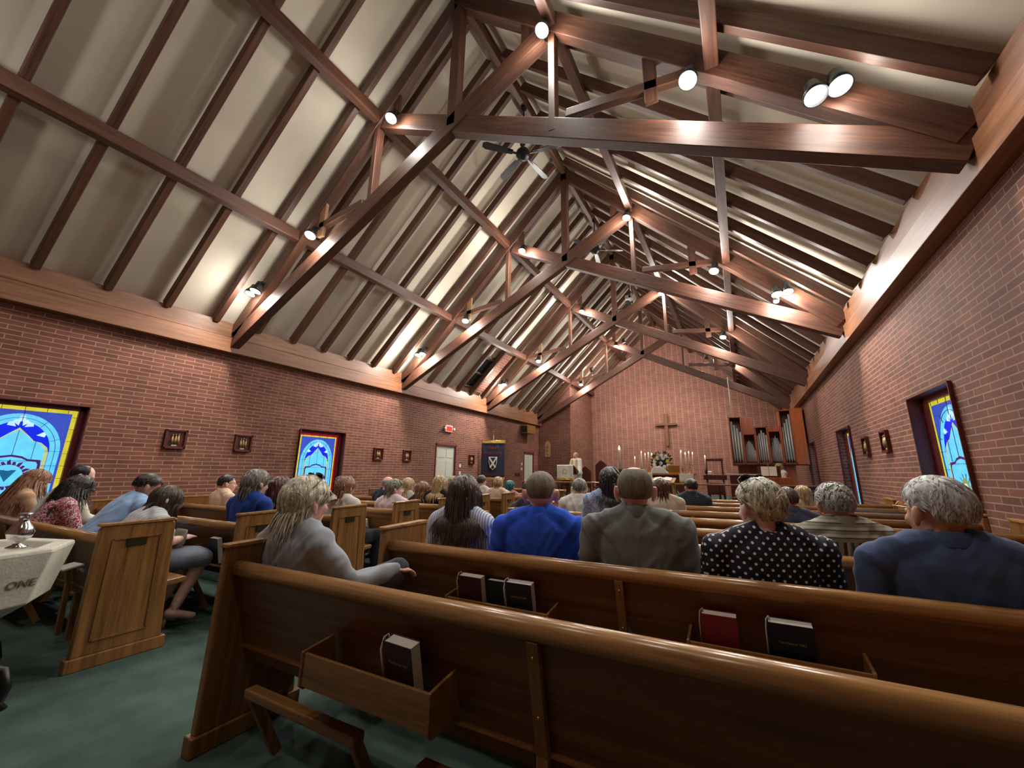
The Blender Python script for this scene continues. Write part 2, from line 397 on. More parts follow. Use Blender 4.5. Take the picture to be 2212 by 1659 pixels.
for k in range(1, 5):
    y = TY[k]-.24
    for i, (nm, d, z) in enumerate(LP):
        if k == 4 and i not in (1, 2, 4): continue
        yy = y
        lit = not (k == 3 and i == 5) 
        if k == 3 and i == 5: continue
        x = CX+d
        if k == 4 and i == 4: z = 6.0; x = .3
        aim = (x-(.25*d), yy-1.9, 0.6) if i not in (0, 5) else (x+(.12 if d > 0 else -.12), yy-1.3, 0.5)
        pw = {0: 1.0, 1: .8, 2: .9, 3: .9, 4: .8, 5: .5 if k == 1 else 1.0}[i]
        if i in (0, 5):
            spot((x+.09, yy, z+.02), aim, 'bright round spotlight %s of the %s truss' % (nm, TRN[k-1]), pw, spill=SPK[k]*(.35 if k == 1 and i == 5 else .5))
            spot((x-.10, yy, z), (x-.1, yy-1.6, .3), 'bright round spotlight inboard of the one %s of the %s truss' % (nm, TRN[k-1]), pw*.7, spill=SPK[k]*(.35 if k == 1 and i == 5 else .5))
            if k == 2 and i == 5: spot((x-.13, yy-.05, z-.16), (x-.6, yy-2, .3), 'small lower spotlight of the cluster of three on the second truss', .3, r=.05)
        else:
            spot((x, yy, z), aim, 'round spotlight %s of the %s truss' % (nm, TRN[k-1]), pw, spill=SPK[k])
# unseen lamps added on the truss overhead to brighten the near backs
for i, (nm, d, z) in enumerate(LP):
    if i in (0, 5): continue
    spot((CX+d, TY[0]+.25, z), (CX+d*.9, TY[0]+(1.9 if i != 5 else 1.2), .4), 'added spotlight on the truss overhead, out of view, %s' % nm, (0, .5, .7, .9, .3, .35)[i], spill=(0, .6, .5, .2, .1, .05)[i])
# unseen chancel lights put behind the farthest truss, aimed at the altar wall
for i, (x, z) in enumerate(((-6.3, 6.3), (-4.6, 7.6), (-2.6, 7.6), (-.9, 6.3))):
    spot((x, TY[4]+.3, z), (x*.6-1.2, YE-1.5, 1.2), 'unseen black spotlight behind the farthest truss aimed at the altar, %s from the left' % ORD[i], 1.8)

# ------------------------------------------------------------------ ceiling fans
def fan(loc, label, rot=0.2, r=.92):
    t = thing('ceiling_fan', loc, label, 'fan', 'black ceiling fans', rz=rot)
    m = MB(); m.lathe([(.03, .17), (.10, .13), (.15, .06), (.16, -.02), (.12, -.09), (.05, -.13), (.02, -.15)], n=28); m.build('motor', M_BLACK, t, smooth=True)
    m = MB(); m.tube([(0, 0, .12), (0, 0, 9.45-loc[2])], .018, 10); m.lathe([(.02, 9.36-loc[2]), (.07, 9.42-loc[2]), (.07, 9.46-loc[2])]); m.build('downrod', M_BLACK, t)
    for k in range(5):
        a = 2*pi*k/5; R = Matrix.Rotation(a, 4, 'Z') @ Matrix.Rotation(.22, 4, 'X')
        m = MB(); m.prism([(.24, -.055), (.5, -.075), (r-.08, -.085), (r, -.05), (r, .05), (r-.08, .085), (.5, .075), (.24, .055)], -.006, .006, 'z')
        o = m.build('blade', M_BLACK, t, bevel=.003); o.matrix_basis = R
        m = MB(); m.bar((.1, 0, -.01), (.34, 0, -.01), .05, .012); o = m.build('blade_arm', M_BLACK, o)
    return t
fan((CX, 6.5, 8.17), 'black five-blade ceiling fan just beyond the nearest truss', rot=.15)
fan((CX+.1, 11.25, 8.35), 'black ceiling fan just beyond the second truss, partly hidden', rot=.5)
fan((CX+.2, 16.0, 8.1), 'black ceiling fan beyond the third truss in front of the altar gable', rot=.9)

# ------------------------------------------------------------------ stained glass windows and doors
G = dict(yel=mat_emit('glass_yellow', (226, 216, 60), .75), blu=mat_emit('glass_violet_blue', (58, 84, 196), .8), sky=mat_emit('glass_sky', (96, 196, 250), 1.0),
         deep=mat_emit('glass_deep_blue', (8, 40, 226), .9), cream=mat_emit('glass_cream', (196, 216, 150), .7), pale=mat_emit('glass_pale', (186, 222, 246), 1.0),
         plum=mat_emit('glass_plum', (92, 36, 118), .55), red=mat_emit('glass_red', (176, 14, 34), .6), teal=mat_emit('glass_teal', (28, 112, 160), .6), gold=mat_emit('glass_gold', (150, 160, 96), .7))
M_LEAD = mat_plain('lead_came', (34, 56, 62), rough=.6)
def glass(name, x, yc, out, idx, emblem=0, redborder=False):
    """leaded window in the plane x; outward side given by out (-1 left wall, 1 right wall)"""
    t = bpy.data.objects.new(name, None); COL.objects.link(t); t.location = (x, yc, WZ0); t['kind'] = 'structure'
    W, H = 1.24, WZ1-WZ0; h = W/2
    hw = {-1: 1, 1: -1}[out]       # so that the inward face shows the upper layers
    def lay(k): return hw*.0016*k
    f = MB()
    for a, b_ in (((-h-.02, 0), (-h+.075, H)), ((h-.075, 0), (h+.02, H)), ((-h, H-.07), (h, H+.01)), ((-h, 0), (h, .06))):
        f.box((-.05, a[0], a[1]), (.06, b_[0], b_[1]))
    f.build('window_frame', M_MAROON, t, bevel=.004)
    # recess lining
    q = MB(); q.box((0, -h-.012, 0), (-out*.2, -h+.004, H)); q.box((0, h-.004, 0), (-out*.2, h+.012, H)); q.box((0, -h, H-.004), (-out*.2, h, H+.012)); q.box((0, -h, -.02), (-out*.2, h, .006))
    q.build('reveal_lining', mat_wood('dark_reveal', (84, 34, 32), (112, 52, 44), along='Z'), t)
    gm = MB(); keys = list(G); h2 = h-.075; top = H-.07
    def poly(key, pts, k):
        gm.cur = keys.index(key); n = len(pts); gm.add([(lay(k), p[0], p[1]) for p in pts], [tuple(range(n))])
    def quad(key, a, b_, k): poly(key, [(a[0], a[1]), (b_[0], a[1]), (b_[0], b_[1]), (a[0], b_[1])], k)
    quad('yel' if not redborder else 'red', (-h2, .05), (h2, top), 0)
    if redborder: quad('yel', (-h2+.05, .05), (h2-.05, top-.05), 1)
    e = .055 if not redborder else .085
    quad('blu', (-h2+e, .05+e), (h2-e, top-e), 2)
    zs = top-e-.62                      # springing line of the round arch
    def arch(key, r, k, ztop, bot=.12):
        pts = [(-r, bot), (r, bot)]+[(r*math.cos(a), zs+(ztop-zs)*math.sin(a)) for a in [pi*i/28 for i in range(29)]]
        poly(key, pts, k)
    R1 = h2-e-.03
    arch('sky', R1, 3, top-e-.05); arch('deep', R1-.11, 4, top-e-.17)
    # lancet with a pointed ogee head
    def lancet(key, w_, zt, k, bot=.14):
        P = [(w_, bot), (w_, zs+.0), (w_*.93, zs+.08), (w_*.72, zs+.15), (w_*.5, zs+.17), (w_*.3, zs+.25), (0, zt)]
        poly(key, P+[(-a, b_) for a, b_ in reversed(P[:-1])], k)
    lancet('cream', R1-.115, zs+.36, 5); lancet('sky', R1-.155, zs+.32, 6)
    # petals round the point of the lancet
    for a in (-78, -52, -22, 22, 52, 78):
        A = math.radians(a); c = V((0, zs+.34)); d = V((math.sin(A), math.cos(A))); n_ = V((d.y, -d.x))
        r0, r1 = (.05, .15) if abs(a) < 60 else (.1, .22)
        if abs(a) > 70: c = V((0, zs+.22)); r0, r1 = .18, .28
        p = [c+d*r0, c+d*(r1-.02)+n_*.042, c+d*r1, c+d*(r1-.02)-n_*.042]
        poly('pale', [tuple(v) for v in p], 7)
    poly('pale', [(.035*math.cos(a), top-e-.12+.045*math.sin(a)) for a in [2*pi*i/12 for i in range(12)]], 8)
    # shield-like inner outline and emblem
    zc = zs-.22
    def shield(key, g, k):
        w_ = .27+g
        P = [(w_, zc-.28-g), (w_, zc+.04), (w_-.02+g*.3, zc+.08+g), (.16, zc+.09+g), (.1, zc+.13+g), (0, zc+.15+g)]
        Q = P+[(-a, b_) for a, b_ in reversed(P[:-1])]
        poly(key, [(w_*.6, zc-.45-g)]+Q+[(-w_*.6, zc-.45-g)], k)
    shield('plum', .03, 8); shield('sky', 0, 9)
    if emblem == 0:
        for i in range(22):
            a = 2*pi*i/22; b2 = a+2*pi/22*.92; c = (0, zc-.12)
            poly('plum', [(c[0]+r_*math.cos(tt), c[1]+r_*math.sin(tt)) for r_, tt in ((.155, a), (.235 if i % 2 else .205, (a+b2)/2), (.2, b2), (.155, b2))], 10)
        for a in (-.45, 0, .45):
            poly('teal', [(0, zc-.21), (math.sin(a)*.13-.03, zc-.05+.02*abs(a)), (math.sin(a)*.13+.03, zc-.05+.02*abs(a))], 11)
    else:
        for i in range(6):
            a = -1.2+i*.48
            poly('teal', [(0, zc-.2), (math.sin(a)*.17-.012, zc-.2+math.cos(a)*.17), (math.sin(a)*.18+.012, zc-.2+math.cos(a)*.19)], 10)
        for rr in (.06, .1): poly('gold' if rr > .08 else 'pale', [(rr*math.cos(a), zc-.22+rr*1.5*math.sin(a)) for a in [2*pi*i/18 for i in range(18)]], 12 if rr > .08 else 13)
    poly('plum', [(-R1+.16, .5), (-.15, .47), (0, .42), (.15, .47), (R1-.16, .5), (R1-.16, .53), (.15, .5), (0, .45), (-.15, .5), (-R1+.16, .53)], 10)
    o = gm.build('stained_glass', None, t, mats=[G[k_] for k_ in keys])
    ld = MB()
    def ln(a, b_, w_=.005): ld.bar((lay(14), a[0], a[1]), (lay(14), b_[0], b_[1]), w_, w_, up=V((1, 0, 0)))
    for s in (-1, 1):
        for i in range(9): ln((s*h2, .1+i*.19), (s*(h2-e), .1+i*.19))
        for i in range(5): ln((s*R1, .2+i*.22), (s*(R1-.155), .2+i*.22))
        ln((s*(R1-.055), .12), (s*(R1-.055), zs))
        ln((s*.19, zc+.12), (s*.19, zs+.2)); 
        a0 = None
        for i in range(9):
            a = pi/2*i/8; p = (s*(R1-.055)*math.cos(a), zs+(top-e-.11-zs)*math.sin(a))
            if a0: ln(a0, p)
            a0 = p
            if i in (2, 5): ln((s*R1*math.cos(a), zs+(top-e-.05-zs)*math.sin(a)), (s*(R1-.11)*math.cos(a), zs+(top-e-.17-zs)*math.sin(a)))
    for i in range(5): ln((-h2+.1+i*.22, top), (-h2+.1+i*.22, top-e))
    ln((0, zc+.15), (0, zs+.32)); ln((0, top-e), (0, top-e-.17)); ln((-R1+.155, zc+.09), (R1-.155, zc+.09)); ln((-R1, .28), (R1, .28))
    ld.build('lead_lines', M_LEAD, t)
    return t
glass('window_1', XL-.16, 1.72, -1, 1, 0)
glass('window_2', XL-.16, 6.53, -1, 2, 1, True)
glass('window_3', XR+.16, 6.49, 1, 3, 1)
glass('window_4', XR+.16, 11.22, 1, 4, 0)
glass('window_5', XR+.16, 15.92, 1, 5, 0)
def door(name, y0, y1, flip=0):
    t = bpy.data.objects.new(name, None); COL.objects.link(t); t.location = (XL, (y0+y1)/2, 0); t['kind'] = 'structure'
    W = (y1-y0)/2
    m = MB(); m.box((-.26, -W, 0), (.012, -W+.05, 2.2)); m.box((-.26, W-.05, 0), (.012, W, 2.2)); m.box((-.26, -W, 2.13), (.012, W, 2.2)); m.build('door_frame', M_MAROON, t, bevel=.004)
    m = MB(); m.box((-.09, -W+.05, .01), (-.045, W-.05, 2.13)); leaf = m.build('door_leaf', mat_plain('door_paint', (198, 198, 184), rough=.5), t)
    for i, (a, b_) in enumerate(((1.72, 2.02), (1.05, 1.62), (.2, .92))):
        for s in (-1, 1):
            m = MB(); m.box((-.046, s*.06, a), (-.038, s*(W-.14), b_)); m.build('door_panel', mat_plain('door_paint', (198, 198, 184)), leaf, bevel=.006)
    m = MB(); m.tube([(-.045, W-.12, 1.0), (.0, W-.12, 1.0)], .012, 8); m.ell((.015, W-.12, 1.0), (.022, .028, .028)); m.build('door_knob', M_BRASS, leaf, smooth=True)
door('door_1', 10.80, 11.95); door('door_2', 17.22, 18.28)

# ------------------------------------------------------------------ pews
ROWY = [1.19+.81*k for k in range(9)]
def cheek(pts, x0, x1, name, mat, parent, bevel=.01):
    m = MB(); m.prism(pts, x0, x1, 'x'); return m.build(name, mat, parent, bevel=bevel)
def make_pew(row, side):
    y = ROWY[row]
    if side == 'R': x0, x1 = (-2.30 if row == 0 else -2.12), 1.93
    else: x0, x1 = (-7.75 if row == 0 else -6.95), (-3.80 if row == 0 else -3.76 if row == 1 else -3.66)
    sec = 'right' if side == 'R' else 'left'
    lab = 'oak pew, %s row from the camera in the %s block' % (ORD[row], sec)
    t = thing('pew', (x0, y, 0), lab, 'pew', 'pews of the %s block' % sec); L = x1-x0
    # back board, slanting
    m = MB(); m.prism([(.012, .755), (.036, .755), (.14, .33), (.118, .33)], .045, L-.045, 'x'); m.build('back_board', M_PEWB if side == 'R' or row < 3 else M_PEW, t)
    m = MB(); m.tube([(.045, .02, .752), (L-.045, .02, .752)], .036, 18); m.build('top_rail', M_RAIL, t, smooth=True)
    m = MB(); m.prism([(.09, .385), (.11, .41), (.50, .44), (.515, .425), (.50, .40), (.11, .375)], .045, L-.045, 'x'); m.build('seat', M_PEW, t, bevel=.006)
    ed = [(-.05, .075), (-.045, .83), (-.03, .865), (.33, .872), (.355, .85), (.375, .48), (.40, .075)]
    for i, (a, b) in enumerate(((0, .045), (L-.045, L))):
        c = cheek(ed, a, b, 'end_panel', M_PEWZ, t)
        m = MB(); m.box((a-.012, -.066, 0), (b+.012, .425, .078)); m.build('base_block', M_PEWZ, c, bevel=.006)
        m = MB(); m.prism([(-.056, .855), (-.05, .872), (.34, .882), (.362, .862), (.33, .858)], a-.008, b+.008, 'x'); m.build('cap_moulding', M_RAIL, c, bevel=.004)
        xs = b+.004 if (side == 'L' and i == 1) else a-.004
        m = MB()
        sgn = 1 if i else -1
        fx = b if i else a
        for p, q in (((.03, .16), (.30, .16)), ((.30, .16), (.28, .77)), ((.28, .77), (.03, .765)), ((.03, .765), (.03, .16))):
            m.bar((fx+sgn*.002, p[0], p[1]), (fx+sgn*.002, q[0], q[1]), .012, .008, up=V((1, 0, 0)))
        m.build('panel_moulding', M_PEWZ, c)
    if side == 'L' and row < 7:
        m = MB(); m.box((L, .10, .715), (L+.012, .205, .765)); m.build('number_plate', mat_plain('dark_plate', (44, 42, 30), rough=.3), t, bevel=.003)
        m = MB(); m.box((L, .10, .762), (L+.016, .205, .769)); m.build('plate_holder', M_BRASS, t)
    # battens on the rear face and supports
    for bx in ((1.69, 3.2) if row == 0 else (1.55, 3.1)):
        if bx < L-.2:
            m = MB(); m.prism([(-.012, .725), (.012, .725), (.085, .40), (.10, .05), (.07, .05), (.06, .40)], bx-.02, bx+.02, 'x'); bt = m.build('batten', M_PEWZ, t, bevel=.003)
            m = MB()
            for zz, yy in ((.68, -.004), (.51, .036)): m.ell((bx, yy, zz), (.006, .004, .006), 10, 6)
            m.build('screw_heads', M_BRASS, bt, smooth=True)
            m = MB(); m.prism([(.12, .40), (.42, .42), (.38, .0), (.13, .0)], bx-.02, bx+.02, 'x'); m.build('seat_support', M_PEWZ, t)
    # book racks on the rear face
    if side == 'R' and row < 3: racks = [(.76, 1.37), (2.9, 3.5)] if row == 0 else [(.60, 1.21), (1.86, 2.45), (3.25, 3.8)]
    elif side == 'R': racks = [(.6, 1.2), (2.2, 2.8)]
    else: racks = [(.5, 1.1), (1.9, 2.5)]
    for a, b in racks:
        if b > L-.1: continue
        m = MB(); m.box((a, -.082, .44), (b, -.070, .55)); m.box((a, -.07, .44), (b, .09, .452)); rk = m.build('book_rack', M_PEW, t, bevel=.002)
        for xx in (a-.012, b):
            m = MB(); m.prism([(-.088, .555), (-.088, .44), (-.07, .425), (.07, .425), (.045, .575), (-.06, .56)], xx, xx+.012, 'x'); m.build('rack_cheek', M_PEW, rk, bevel=.003)
    # kneeler folded beneath
    for a, b in ((.35, 1.02), (1.3, 2.6)):
        if b > L-.1 or row > 2: continue
        m = MB(); m.bar((a, -.02, .31), (b, -.02, .31), .05, .035); kn = m.build('kneeler', M_PEW, t, bevel=.006)
        for xx in (a+.02, b-.02):
            m = MB(); m.bar((xx, -.02, .30), (xx, .12, .03), .03, .04); m.build('kneeler_bracket', M_PEWZ, kn, bevel=.004)
    return t
PEW = {}
for r_ in range(9):
    for sd in 'RL': PEW[sd+str(r_)] = make_pew(r_, sd)
# panelled prie-dieu in front of the left block
t = thing('choir_screen', (-6.95, 8.6, 0), 'panelled oak pew front ahead of the left block', 'panel')
m = MB(); m.box((0, 0, 0), (3.3, .05, .8)); m.build('board', M_PEW, t, bevel=.01)
for i in range(4):
    m = MB(); m.box((.12+i*.8, -.012, .12), (.72+i*.8, .0, .68)); m.build('raised_panel', M_PEWZ, t, bevel=.01)
m = MB(); m.box((-.03, -.04, .8), (3.33, .12, .84)); m.build('cap', M_RAIL, t, bevel=.01)

# ------------------------------------------------------------------ books
def book(loc, w_, h_, th, cover, label, tilt=.16, yaw=0.0, ribbon=None, title=None, rz=0):
    t = thing('hymn_book', loc, label, 'book', 'books in the pew racks'); t.rotation_euler = (tilt+.12, 0, yaw); t.location.y += .055
    m = MB(); m.box((-w_/2+.003, -th/2+.002, .003), (w_/2-.003, th/2-.002, h_-.003)); m.build('pages', M_PAPER, t)
    m = MB(); m.box((-w_/2, -th/2-.001, 0), (w_/2, -th/2+.002, h_)); m.box((-w_/2, th/2-.002, 0), (w_/2, th/2+.001, h_)); m.box((-w_/2-.002, -th/2-.001, 0), (-w_/2+.001, th/2+.001, h_))
    m.build('cover', mat_plain('cover_%d_%d_%d' % cover, cover, rough=.5, bump=.1, bscale=300), t, bevel=.001)
    if ribbon:
        m = MB(); x = -w_/2+.01
        pts = [(x, 0, h_-.01), (x-.006, .0, h_+.012), (x-.014, -.012, h_+.006), (x-.018, -th/2-.006, h_-.03), (x-.018, -th/2-.004, h_*.35)]
        m.tube(pts, .0035, 6, flat=.4); m.build('ribbon', mat_plain('ribbon_%d' % ribbon[0], ribbon, rough=.5), t, smooth=True)
    if title:
        text_part(title, .0125, mat_plain('gilt_title', (150, 132, 96), rough=.4), t, frame4((0, -th/2-.0016, h_*.68), (1, 0, 0), (0, 0, 1)), depth=.0003, name='cover_title')
    return t
MAR, NAV, GRN, RED, BRG = (60, 24, 34), (20, 26, 48), (14, 34, 30), (128, 32, 50), (64, 34, 46)
TT = 'The Hymnal 1982'
book((-1.10, 1.145, .452), .135, .205, .045, BRG, 'maroon hymn book alone in the rack of the nearest pew', tilt=.10, yaw=-.06, ribbon=(228, 224, 218), title=TT)
book((-1.395, 1.955, .452), .15, .215, .045, MAR, 'dark maroon hymn book at the left of three in the second pew rack', tilt=.08, ribbon=(190, 190, 182))
book((-1.255, 1.985, .452), .11, .195, .03, GRN, 'small dark green book between the maroon and the navy books', tilt=.03)
book((-1.085, 1.955, .452), .15, .22, .045, NAV, 'navy hymn book at the right of three in the second pew rack', tilt=.10, ribbon=(226, 226, 236), title=TT)
book((-.145, 1.965, .452), .135, .205, .04, RED, 'bright red hymn book in the right-hand rack of the second pew', tilt=.08, ribbon=(196, 190, 150))
book((.105, 1.955, .452), .15, .22, .042, NAV, 'navy hymn book beside the bright red one in the second pew', tilt=.12, ribbon=(214, 216, 240), title=TT)
for i, (x, y, c, lab) in enumerate(((-5.6, 2.0, MAR, 'maroon book in the rack behind the bowed heads'), (-4.25, 2.81, NAV, 'navy book in the rack of the third left pew near the aisle'), (-4.1, 2.0, (30, 30, 34), 'black book in the second left pew rack by the aisle'), (-4.2, 3.62, MAR, 'dark book in the fourth left pew rack'))):
    book((x, y-.045, .452), .14, .21, .04, c, lab, tilt=.08)
b_ = MB(); b_.box((-.07, -.05, 0), (.07, .05, .01)); o = b_.build('service_leaflet', mat_plain('leaflet_white', (226, 224, 214), rough=.7), None, loc=(-4.2, 1.02, .60))
o.location = (-4.2, 1.15, .565); o.rotation_euler = (.2, 0, .1); tag(o, 'white leaflet on the rack behind the nearest left pew', 'leaflet')

# ------------------------------------------------------------------ baptismal font and ewer
t = thing('baptismal_font', (-3.90, .585, 0), 'octagonal pale stone font bowl on a scrolled iron stand', 'font')
A0 = math.radians(40)
m = MB(); m.lathe([(.10, .33), (.20, .36), (.42, .50), (.475, .765), (.47, .785), (.38, .785), (.35, .75), (.10, .66)], n=8); o = m.build('bowl', M_STONE, t, bevel=.008); o.rotation_euler = (0, 0, A0)
for k, word, hz_, ox in ((0, 'TISM', .615, -.08), (0, 'ONE', .615, .10)):
    a = A0-pi/8-k*pi/4; r = (.42+.055*(hz_-.50)/.265)*math.cos(pi/8)+.004
    tx = V((-math.sin(a), math.cos(a), 0)); nn = V((math.cos(a), math.sin(a), 0)); upd = (V((0, 0, 1))+nn*.2).normalized()
    text_part(word, .056, mat_plain('carved_letter', (116, 108, 96), rough=.9), t, frame4(nn*r+V((0, 0, hz_))+tx*ox, tx, upd), depth=.002, name='carved_lettering')
m = MB(); m.lathe([(.12, .0), (.12, .04), (.03, .08), (.022, .13), (.05, .17), (.022, .21), (.02, .27), (.06, .31), (.11, .335)], n=20); m.build('stem', M_SILVER, t, smooth=True)
for k in range(4):
    a = math.radians(38)+k*pi/2; d = V((math.cos(a), math.sin(a), 0))
    pts = [d*.10+V((0, 0, .345)), d*.20+V((0, 0, .36)), d*.24+V((0, 0, .30)), d*.22+V((0, 0, .235)), d*.30+V((0, 0, .205)), d*.41+V((0, 0, .18)), d*.44+V((0, 0, .10)), d*.42+V((0, 0, .03)), d*.45+V((0, 0, .0))]
    m = MB(); m.tube(pts, [.018, .022, .025, .027, .026, .024, .021, .02, .02], 12); m.build('leg', M_BLACK, t, smooth=True)
t = thing('ewer', (-3.68, .78, .787), 'silver ewer with curved handle standing on the stone font', 'ewer')
m = MB(); m.lathe([(.04, 0), (.043, .009), (.018, .022), (.016, .034), (.046, .057), (.055, .086), (.041, .12), (.02, .15), (.019, .172), (.03, .19), (.023, .191)], n=24); m.build('body', M_SILVER, t, smooth=True)
m = MB(); m.tube([(-.02, 0, .158), (-.055, 0, .165), (-.08, 0, .14), (-.078, 0, .10), (-.044, 0, .07)], .005, 8); m.build('handle', M_SILVER, t, smooth=True)
m = MB(); m.tube([(.015, 0, .155), (.035, 0, .172)], [.014, .005], 10); m.build('spout', M_SILVER, t, smooth=True)

# ------------------------------------------------------------------ things on the walls
def station(loc, rz, label):
    t = thing('wall_plaque', loc, label, 'plaque', 'framed gilt relief plaques', rz=rz)   # local -y faces the room
    m = MB(); m.box((-.16, -.012, -.17), (.16, 0, .17)); m.build('back_board', M_DKWOOD, t)
    m = MB()
    for a, b in (((-.165, -.175), (-.135, .175)), ((.135, -.175), (.165, .175)), ((-.165, .145), (.165, .175)), ((-.165, -.175), (.165, -.14))): m.box((a[0], -.05, a[1]), (b[0], 0, b[1]))
    m.build('frame', M_DKWOOD, t, bevel=.004)
    m = MB(); r3 = random.Random(hash(label) % 999)
    m.box((-.075, -.03, -.09), (.075, -.01, -.075)); m.build('relief_base', M_GOLD, t)
    for i in range(3):
        x = -.045+i*.045; h_ = .12+.03*r3.random(); m = MB(); m.tube([(x, -.022, -.08), (x, -.026, -.02), (x+r3.uniform(-.01, .01), -.024, h_-.07)], [.026, .022, .012], 10); m.ell((x, -.026, h_-.052), (.014, .013, .017)); m.build('gilt_figure', M_GOLD, t, smooth=True)
    m = MB(); m.box((-.04, -.02, -.125), (.04, -.012, -.10)); m.build('title_plate', M_WHITE, t)
PLL = [(3.53, 1.79, 'gilt relief plaque on the left wall right of the big blue window'), (4.69, 1.79, 'gilt relief plaque between the big blue window and the red-bordered window'),
       (8.31, 1.72, 'gilt relief plaque just past the red-bordered window'), (9.45, 1.71, 'gilt relief plaque left of the near white door'), (12.9, 1.70, 'gilt relief plaque between the near white door and the saint banner')]
for y, z, lab in PLL: station((XL+.002, y, z), pi/2, lab)
for y, z, lab in [(4.42, 1.78, 'gilt relief plaque on the right wall at the edge of the photo'), (8.38, 1.74, 'gilt relief plaque on the right wall past the nearest window'), (9.54, 1.73, 'gilt relief plaque on the right wall before the second window')]:
    station((XR-.002, y, z), -pi/2, lab)
t = thing('exit_sign', (XL, 11.4, 2.75), 'red lit exit sign with twin lamps above the near door', 'exit sign', rz=pi/2)
m = MB(); m.box((-.20, -.07, -.12), (.20, 0, .13)); m.build('housing', M_WHITE, t, bevel=.02)
m = MB(); m.box((-.15, -.076, -.08), (.15, -.068, .09)); m.build('lit_face', mat_emit('exit_red', (255, 60, 50), 1.3, var=0), t)
text_part('EXIT', .15, mat_plain('exit_letter', (150, 10, 10)), t, frame4((0, -.0785, .003), (1, 0, 0), (0, 0, 1)), depth=.001)
for s in (-1, 1):
    m = MB(); m.lathe([(.02, 0), (.05, -.05), (.052, -.06), (.01, -.062)], (s*.25, -.04, .0), 16, 'y'); m.build('emergency_lamp', M_WHITE, t, smooth=True)
for y, z, nm, lab in ((12.2, 1.45, 'thermostat', 'small white thermostat beside the near white door'), (12.2, 1.18, 'switch_plate', 'white light switch plate below the thermostat'), (17.0, 1.62, 'thermostat', 'small white thermostat beside the far door'), (17.0, 1.38, 'switch_plate', 'white light switch plate beside the far door')):
    m = MB(); m.box((0, -.05, -.06), (.02, .05, .06)); o = m.build(nm, M_WHITE, None, bevel=.006, loc=(XL, y, z)); tag(o, lab, 'wall fitting')
m = MB(); m.box((0, -.22, -.06), (.02, .22, .06)); o = m.build('hymn_plate', M_DKWOOD, None, bevel=.004, loc=(XL, 16.6, 1.12)); tag(o, 'dark little plaque left of the far door', 'plaque')
t = thing('wall_speaker', (XL+.02, 17.2, 3.25), 'brown box loudspeaker with a black grille high by the chancel corner', 'speaker')
m = MB(); m.box((0, -.42, -.18), (.42, .42, .22)); m.build('cabinet', M_PEW, t, bevel=.01)
m = MB(); m.box((.05, -.46, -.13), (.40, -.42, .17)); m.build('grille', M_BLACK, t, bevel=.006)
t = thing('icon_panel', (-8.85, YF-.004, 2.42), 'narrow arched gilt icon panel on the front brick wall', 'icon')
m = MB(); m.prism([(-.15, -.42), (.15, -.42), (.15, .24), (.12, .33), (.06, .40), (0, .43), (-.06, .40), (-.12, .33), (-.15, .24)], -.03, 0); m.build('panel', M_PALE, t, bevel=.004)
for i in range(3):
    m = MB(); z = -.3+.2*i; m.tube([(.03*(-1)**i, -.04, z), (0, -.045, z+.1)], [.035, .02], 10); m.ell((0, -.045, z+.14), (.025, .02, .03)); m.build('gilt_figure', M_GOLD, t, smooth=True)
# processional banner
t = thing('saint_banner', (-8.78, 13.55, 0), 'dark blue Saint Andrew banner with white shield on a pole by the left wall', 'banner', rz=.42)
m = MB(); m.tube([(0, .02, 0), (0, .02, 2.7)], .014, 10); m.lathe([(.16, 0), (.16, .02), (.03, .05)], (0, .02, 0)); m.build('pole', M_DKWOOD, t, smooth=True)
m = MB(); m.bar((0, .02, 2.7), (0, .02, 2.92), .02, .012); m.bar((-.07, .02, 2.83), (.07, .02, 2.83), .02, .012); m.build('pole_cross', M_BRASS, t)
m = MB(); m.tube([(-.5, 0, 2.47), (.5, 0, 2.47)], .012, 8); m.build('crossbar', M_BRASS, t, smooth=True)
def cloth(name, x0, x1, z0, z1, mat, parent, amp=.012, nx=24, nz=16, y=0, fr=9, th=.004, seed=0, bottom=None):
    m = MB(); vs = []
    for side in (0, 1):
        for j in range(nz+1):
            for i in range(nx+1):
                u = i/nx; v = j/nz; zb = z0 if bottom is None else bottom(u)
                yy = y+amp*math.sin(u*fr+seed)*(1-v*.6)+amp*.4*math.sin(u*fr*2.3+v*4+seed)+side*th
                vs.append((x0+(x1-x0)*u, yy, zb+(z1-zb)*v))
    o = (nx+1)*(nz+1); fs = []
    for j in range(nz):
        for i in range(nx):
            a = j*(nx+1)+i; fs.append((a, a+1, a+nx+2, a+nx+1)); fs.append((o+a, o+a+nx+1, o+a+nx+2, o+a+1))
    for i in range(nx): fs.append((i, o+i, o+i+1, i+1)); a = nz*(nx+1)+i; fs.append((a, a+1, o+a+1, o+a))
    for j in range(nz): a = j*(nx+1); fs.append((a, a+nx+1, o+a+nx+1, o+a)); a = a+nx; fs.append((a, o+a, o+a+nx+1, a+nx+1))
    m.add(vs, fs); return m.build(name, mat, parent, smooth=True)
M_NAVY = mat_plain('navy_velvet', (26, 26, 52), rough=.85, sheen=.3)
M_YCL = mat_plain('gold_fringe', (196, 164, 82), rough=.7, bump=.4, bscale=200)
M_CRIM = mat_plain('crimson_letters', (122, 34, 56), rough=.7)
M_IVORY = mat_plain('ivory_cloth', (222, 216, 200), rough=.8)
cloth('cloth', -.47, .47, 1.02, 2.46, M_NAVY, t, amp=.006)
cloth('gold_band', -.475, .475, 2.36, 2.46, M_YCL, t, amp=.006, y=-.012)
cloth('gold_fringe', -.47, .47, .94, 1.03, M_YCL, t, amp=.006, y=-.004)
text_part('SAINT', .17, M_CRIM, t, frame4((0, -.02, 2.17), (1, 0, 0), (0, 0, 1)), depth=.002)
